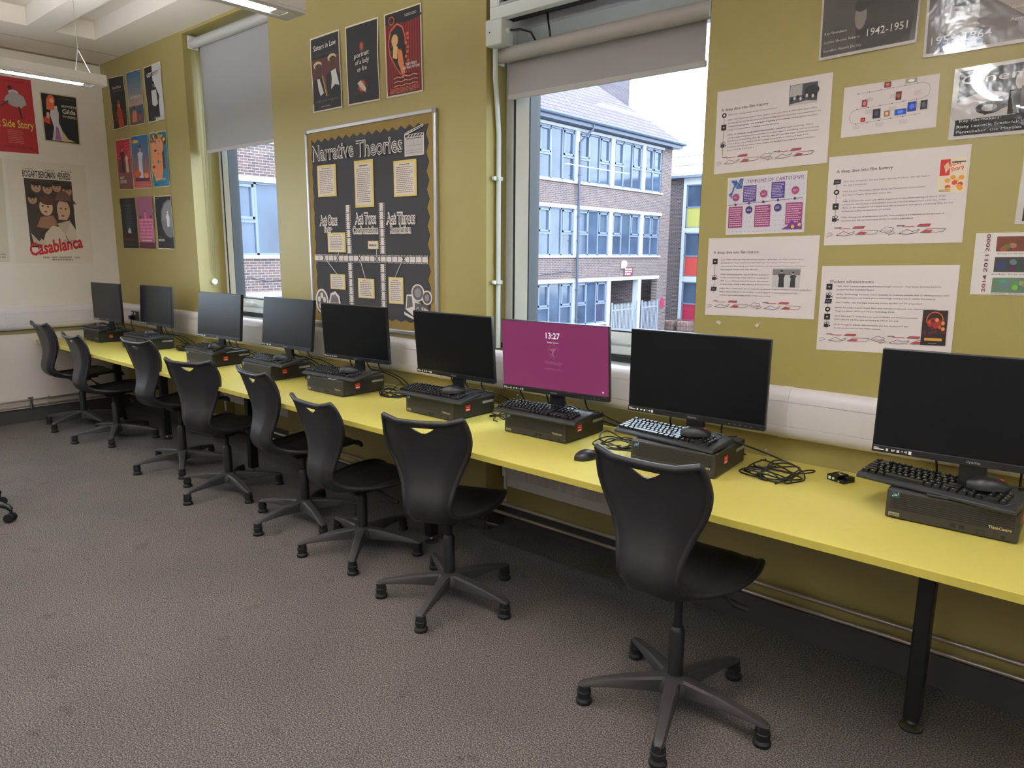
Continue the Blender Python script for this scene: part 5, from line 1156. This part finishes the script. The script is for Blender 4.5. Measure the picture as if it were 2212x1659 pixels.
# ------------------------------------------------------------------ outside: courtyard and the school wing opposite
GZ = -2.95
struct(MB().box(-40, 30, .36, 60, GZ-.2, GZ).build('trim_5', mat('courtyard_paving', (89,89,89), .9, noise=(1.5,.08)), smooth=False), 'grey paved courtyard ground outside the windows')
XF = -12.0; YE = 32.9
t = thing('school_building', 'three storey brick school wing with white bands and a tiled roof outside', 'building', (XF, 0, GZ)); BX = t
def bb(name, mt, x0, x1, y0, y1, z0, z1, par=None, bev=0):
    return MB().box(x0-XF, x1-XF, y0, y1, z0-GZ, z1-GZ).build(name, mt, par or t, smooth=False, bevel=bev)
PY = [4.52, 7.40, 10.28, 13.16, 16.04, 18.92, 21.30, 24.19, 27.08, 29.98]
PW_ = .15
levels = ((4.62, 6.80), (1.36, 3.44), (-1.88, .16))
# brick: solid wall pieces around the window strips
m = MB()
def wb(y0, y1, z0, z1, x0=XF-.35, x1=XF): m.box(x0-XF, x1-XF, y0, y1, z0-GZ, z1-GZ)
wb(.6, PY[0], GZ, 7.1); wb(31.85, YE, GZ, 7.1)
wb(PY[0], 31.85, 3.56, 4.55); wb(PY[0], 31.85, .29, 1.29); wb(PY[0], 27.08, GZ, -1.93); wb(PY[0], 31.85, 6.9, 7.1)
m.build('brick_wall', BRICK, t, smooth=False)
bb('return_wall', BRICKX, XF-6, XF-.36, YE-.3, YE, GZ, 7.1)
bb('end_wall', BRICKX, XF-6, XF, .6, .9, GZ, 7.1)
for z0, z1 in ((6.80, 6.92), (3.43, 3.58), (.14, .30)):
    bb('white_lintel_band', CONC, XF-.3, XF+.05, PY[0]-.15, 31.95, z0, z1)
for z0, z1 in ((4.53, 4.63), (1.27, 1.37)):
    bb('white_sill_band', CONC, XF-.3, XF+.07, PY[0]-.15, 31.95, z0, z1)
bb('white_sill_band', CONC, XF-.3, XF+.07, PY[0]-.15, 27.0, -1.96, -1.87)
for zz0, zz1 in levels:
    for i, y in enumerate(PY):
        lo = GZ if (zz0 < 0 and y > 26.9) else zz0
        bb('white_pillar', CONC, XF-.3, XF+.03, y-PW_, y+PW_, lo, zz1)
def far_window(y0, y1, z0, z1, three=True):
    f = MB(); xa, xb = XF-.12-XF, XF-.04-XF; a0, a1 = z0-GZ, z1-GZ
    def R_(ya, yb, za, zb, xo=0): f.box(xa, xb+xo, ya, yb, za, zb)
    t_ = .07; R_(y0, y0+t_, a0, a1); R_(y1-t_, y1, a0, a1); R_(y0, y1, a0, a0+t_); R_(y0, y1, a1-t_, a1)
    L = y1-y0; mid = a0+(a1-a0)*.47
    ms = [y0+L*.34, y0+L*.66] if three else [y0+L*.5]
    for mm in ms: R_(mm-.04, mm+.04, a0, a1)
    lights = [(y0+t_, ms[0]-.04), (ms[-1]+.04, y1-t_)]
    for ya, yb in lights:
        R_(ya, yb, mid-.05, mid+.05)
        for q in ((ya+.02, ya+.09), (yb-.09, yb-.02)): R_(q[0], q[1], mid+.05, a1-t_-.02, .03)
        R_(ya+.02, yb-.02, mid+.05, mid+.12, .03); R_(ya+.02, yb-.02, a1-t_-.09, a1-t_-.02, .03)
    fo = f.build('window', FARFRAME, t, smooth=False)
    MB().box(xa+.02, xa+.03, y0, y1, a0, a1).build('pane', OUTGLASS, fo, smooth=False)
    MB().box(xa-.35, xa-.34, y0, y1, a0+(a1-a0)*.32, a1).build('inner_blind', mat('pale_blue_inner_blind', (76,86,107), .8), fo, smooth=False)
for z0, z1 in levels:
    for i in range(len(PY)-1):
        if z0 < 0 and PY[i] > 26: continue
        far_window(PY[i]+PW_, PY[i+1]-PW_, z0, z1)
    if z0 > 0: far_window(PY[-1]+PW_, 31.85, z0, z1, False)
# recessed passage at ground level
bb('passage_wall', mat('pale_render', (112,112,119), .8), XF-2.5, XF-2.4, 27.1, YE, GZ, .2)
bb('passage_ceiling', CONC, XF-2.4, XF-.02, 27.1, 31.9, .12, .2)
bb('passage_brick', BRICKX, XF-2.4, XF-.3, 29.9, 30.1, GZ, .15)
# eaves, roof and gutter
r_ = MB(); ex = XF+.45; ey = 34.5; zr = 7.25; run = 5.2; tan_ = .83
A = (ex-XF, .2, zr-GZ); B_ = (ex-XF, ey-1.2, zr-GZ); 
HB = (ex-run-XF, ey-1.2-run, zr+run*tan_-GZ); HA = (ex-run-XF, .2, zr+run*tan_-GZ); Cc = (ex-2*run-XF, ey-1.2, zr-GZ); Dd = (ex-2*run-XF, .2, zr-GZ)
r_.add([A, B_, HB, HA, Cc, Dd], [(0,1,2,3), (1,4,2), (4,5,3,2), (0,3,5), (0,5,4,1)]); r_.build('tiled_roof', ROOFT, t, smooth=False)
m = MB(); m.tube([(ex+.05-XF, .2, zr-.06-GZ), (ex+.05-XF, ey-1.15, zr-.06-GZ), (ex-9-XF, ey-1.15, zr-.06-GZ)], .09, 8); m.build('gutter', mat('grey_blue_gutter', (55,63,83), .5), t)
bb('soffit_board', mat('grey_blue_gutter'), XF-.3, ex, .2, ey-1.3, zr-.30, zr-.12)
m = MB(); X = XF+.14-XF; m.tube([(ex+.02-XF, 24.75, zr-.12-GZ), (ex-.02-XF, 24.75, zr-.35-GZ), (X, 24.19, zr-.95-GZ), (X, 24.19, .02)], .055, 10)
for z in (5.9, 4.9, 3.1, 2.0, -.2, -1.6): m.box(X-.02, X+.06, 24.09, 24.29, z-GZ, z-GZ+.04)
m.build('downpipe', mat('grey_blue_gutter'), t)
m = MB(); m.tube([(.04, 8.0, .75-GZ), (.05, 8.6, .62-GZ), (.04, 9.6, .66-GZ), (.04, 12, .64-GZ)], .018, 6); m.tube([(.04, 21.3, .52-GZ), (.05, 23.4, .66-GZ), (.04, 23.9, .60-GZ)], .02, 6); m.build('wall_cable', mat('dark_wall_cable', (70,70,80), .6), t)
m = MB(); m.tube([(.0, 28.3, .95-GZ), (.16, 28.3, .95-GZ)], .17, 16); m.box(0, .1, 28.13, 28.47, .72-GZ, .95-GZ); m.build('wall_lamp', mat('cream_wall_lamp', (191,188,173), .4), t, bevel=.02)
m = MB(); m.box(0, .03, 28.4, 29.25, .34-GZ, .78-GZ); so_ = m.build('maroon_sign', mat('maroon_sign_board', (96,40,52), .5), t, smooth=False)
m = MB()
for k in range(3):
    yy = 28.5
    for w_ in ((.28, .3), (.30, .28), (.12, .34))[k]: m.box(.03, .034, yy, yy+w_, (.68-k*.12)-GZ-.03, (.68-k*.12)-GZ+.03); yy += w_+.06
m.build('sign_lettering', WHITEINK, so_, smooth=False)
m = MB(); P = [(.0, 32.25, -1.45-GZ), (.0, 32.65, -1.45-GZ), (.0, 32.65, -1.05-GZ), (.0, 32.55, -.92-GZ), (.0, 32.35, -.92-GZ), (.0, 32.25, -1.05-GZ)]; m.prism(P, (.04, 0, 0)); m.build('red_plaque', mat('red_plaque_paint', (142,40,70), .5), t, smooth=False)

def palisade(y0, y1, label):
    g = thing('palisade_gate', label, 'gate', (XF+.12, y0, GZ)); L = y1-y0; H = 1.95
    m = MB(); n = int(L/.135)
    for k in range(n+1):
        y = k*L/n; m.prism([(0, y-.035, .06), (0, y+.035, .06), (0, y+.035, H-.08), (0, y, H), (0, y-.035, H-.08)], (.012, 0, 0))
    m.build('pales', mat('pale_galvanised_steel', (129,133,145), .5), g, smooth=False)
    m = MB(); m.box(-.04, 0, 0, L, .25, .31); m.box(-.04, 0, 0, L, H-.36, H-.30); m.build('rails', MATS['pale_galvanised_steel'], g, smooth=False)
    m = MB(); m.box(-.05, .03, -.06, .0, 0, H+.05); m.box(-.05, .03, L, L+.06, 0, H+.05); m.build('gate_posts', MATS['pale_galvanised_steel'], g, smooth=False)
palisade(27.3, 29.6, 'pale steel palisade gate across the passage, left one')
palisade(30.2, 31.75, 'pale steel palisade gate across the passage, right one')
# tall stack behind the roof
t = thing('brick_chimney', 'tall square brick chimney stack behind the tiled roof', 'chimney', (-20.6, 39.95, GZ))
MB().box(-.6, .6, -1.35, 1.3, 0, 19.8).build('stack', brick_mat('grey_brown_chimney_brick', (74,65,71), (61,55,65), (106,101,106), 0), t, smooth=False)
m = MB(); m.tube([(.6, 1.3, 14.4), (.95, 1.6, 14.4), (.95, 1.6, 16.8), (.6, 1.3, 16.8)], .02, 6); m.build('ladder_bracket', STEEL, t)
# glazed wing at the end of the court
YW = 36.0
t = thing('glazed_wing', 'far school wing with yellow, orange and magenta panels under a flat roof', 'building', (-12.75, YW, GZ))
def gb(name, mt, x0, x1, y0, y1, z0, z1): return MB().box(x0+12.75, x1+12.75, y0, y1, z0-GZ, z1-GZ).build(name, mt, t, smooth=False)
gb('brick_return', BRICKX, -22, -12.75, .05, .4, GZ, 5.9)
gb('flat_roof', FARFRAME, -14.2, -4, -.3, 4, 5.75, 5.9); gb('white_band', CONC, -12.75, -4, -.08, 0, 5.37, 5.75); gb('white_band', CONC, -12.75, -4, -.08, 0, 2.66, 2.94); gb('white_band', CONC, -12.75, -4, -.08, 0, -.16, .14)
gb('white_post', CONC, -12.80, -12.62, -.1, .05, GZ, 5.75)
gb('core_wall', mat('dark_interior', (60,64,84), .9), -12.7, -4, .3, .4, GZ, 5.7)
for i in range(7):
    xa = -12.60+i*1.05; xb = xa+.98
    for (z0, z1, zp, col) in ((2.94, 5.37, 4.10, (150,145,76)), (.14, 2.66, 1.33, (158,55,48)), (GZ, -.16, -1.44, (138,27,55))):
        f = MB()
        for q in ((xa, xa+.06, z0, z1), (xb-.06, xb, z0, z1), (xa, xb, z1-.06, z1), (xa, xb, zp-.04, zp+.04), (xa, xb, z0, z0+.05)): f.box(q[0]+12.75, q[1]+12.75, -.06, .02, q[2]-GZ, q[3]-GZ)
        fo = f.build('window', FARFRAME, t, smooth=False)
        MB().box(xa+12.75, xb+12.75, -.01, .0, zp-GZ, z1-GZ).build('pane', OUTGLASS, fo, smooth=False)
        MB().box(xa+.05+12.75, xb-.05+12.75, -.03, -.012, z0-GZ, zp-GZ).build('coloured_panel', mat('panel_%d_%d_%d' % col, col, .5), fo, smooth=False)
m = MB()
for z in (6.45, 6.95): m.tube([(-13.4+12.75, -.1, z-GZ), (-4+12.75, -.1, z-GZ)], .03, 6)
for k in range(6): m.tube([(-12.9+k*1.3+12.75, -.1, 5.9-GZ), (-12.9+k*1.3+12.75, -.1, 6.95-GZ)], .03, 6)
m.build('roof_railing', mat('pale_galvanised_steel'), t)
for i, x in enumerate((-12.55, -11.6)):
    t = thing('wire_crate', 'wire crate filled with brown sacks in the courtyard, %s one' % ('left', 'right')[i], 'crate', (x, 34.6, GZ))
    m = MB(); m.box(-.42, .42, -.42, .42, 0, .06)
    for z in (.06, .35, .66):
        for a in ((-.44, .44, -.44, -.42), (-.44, .44, .42, .44), (-.44, -.42, -.44, .44), (.42, .44, -.44, .44)): m.box(a[0], a[1], a[2], a[3], z, z+.03)
    for k in range(6):
        for s in (-.43, .43): m.box(-.43+k*.17, -.415+k*.17, s-.008, s+.008, 0, .69); m.box(s-.008, s+.008, -.43+k*.17, -.415+k*.17, 0, .69)
    m.build('crate_frame', mat('brown_crate_metal', (96,76,73), .7), t, smooth=False)
    MB().box(-.38, .38, -.38, .38, .06, .60).build('sacks', mat('brown_sacking', (127,102,96), .9, noise=(6,.3)), t, smooth=False, bevel=.08, seg=3)
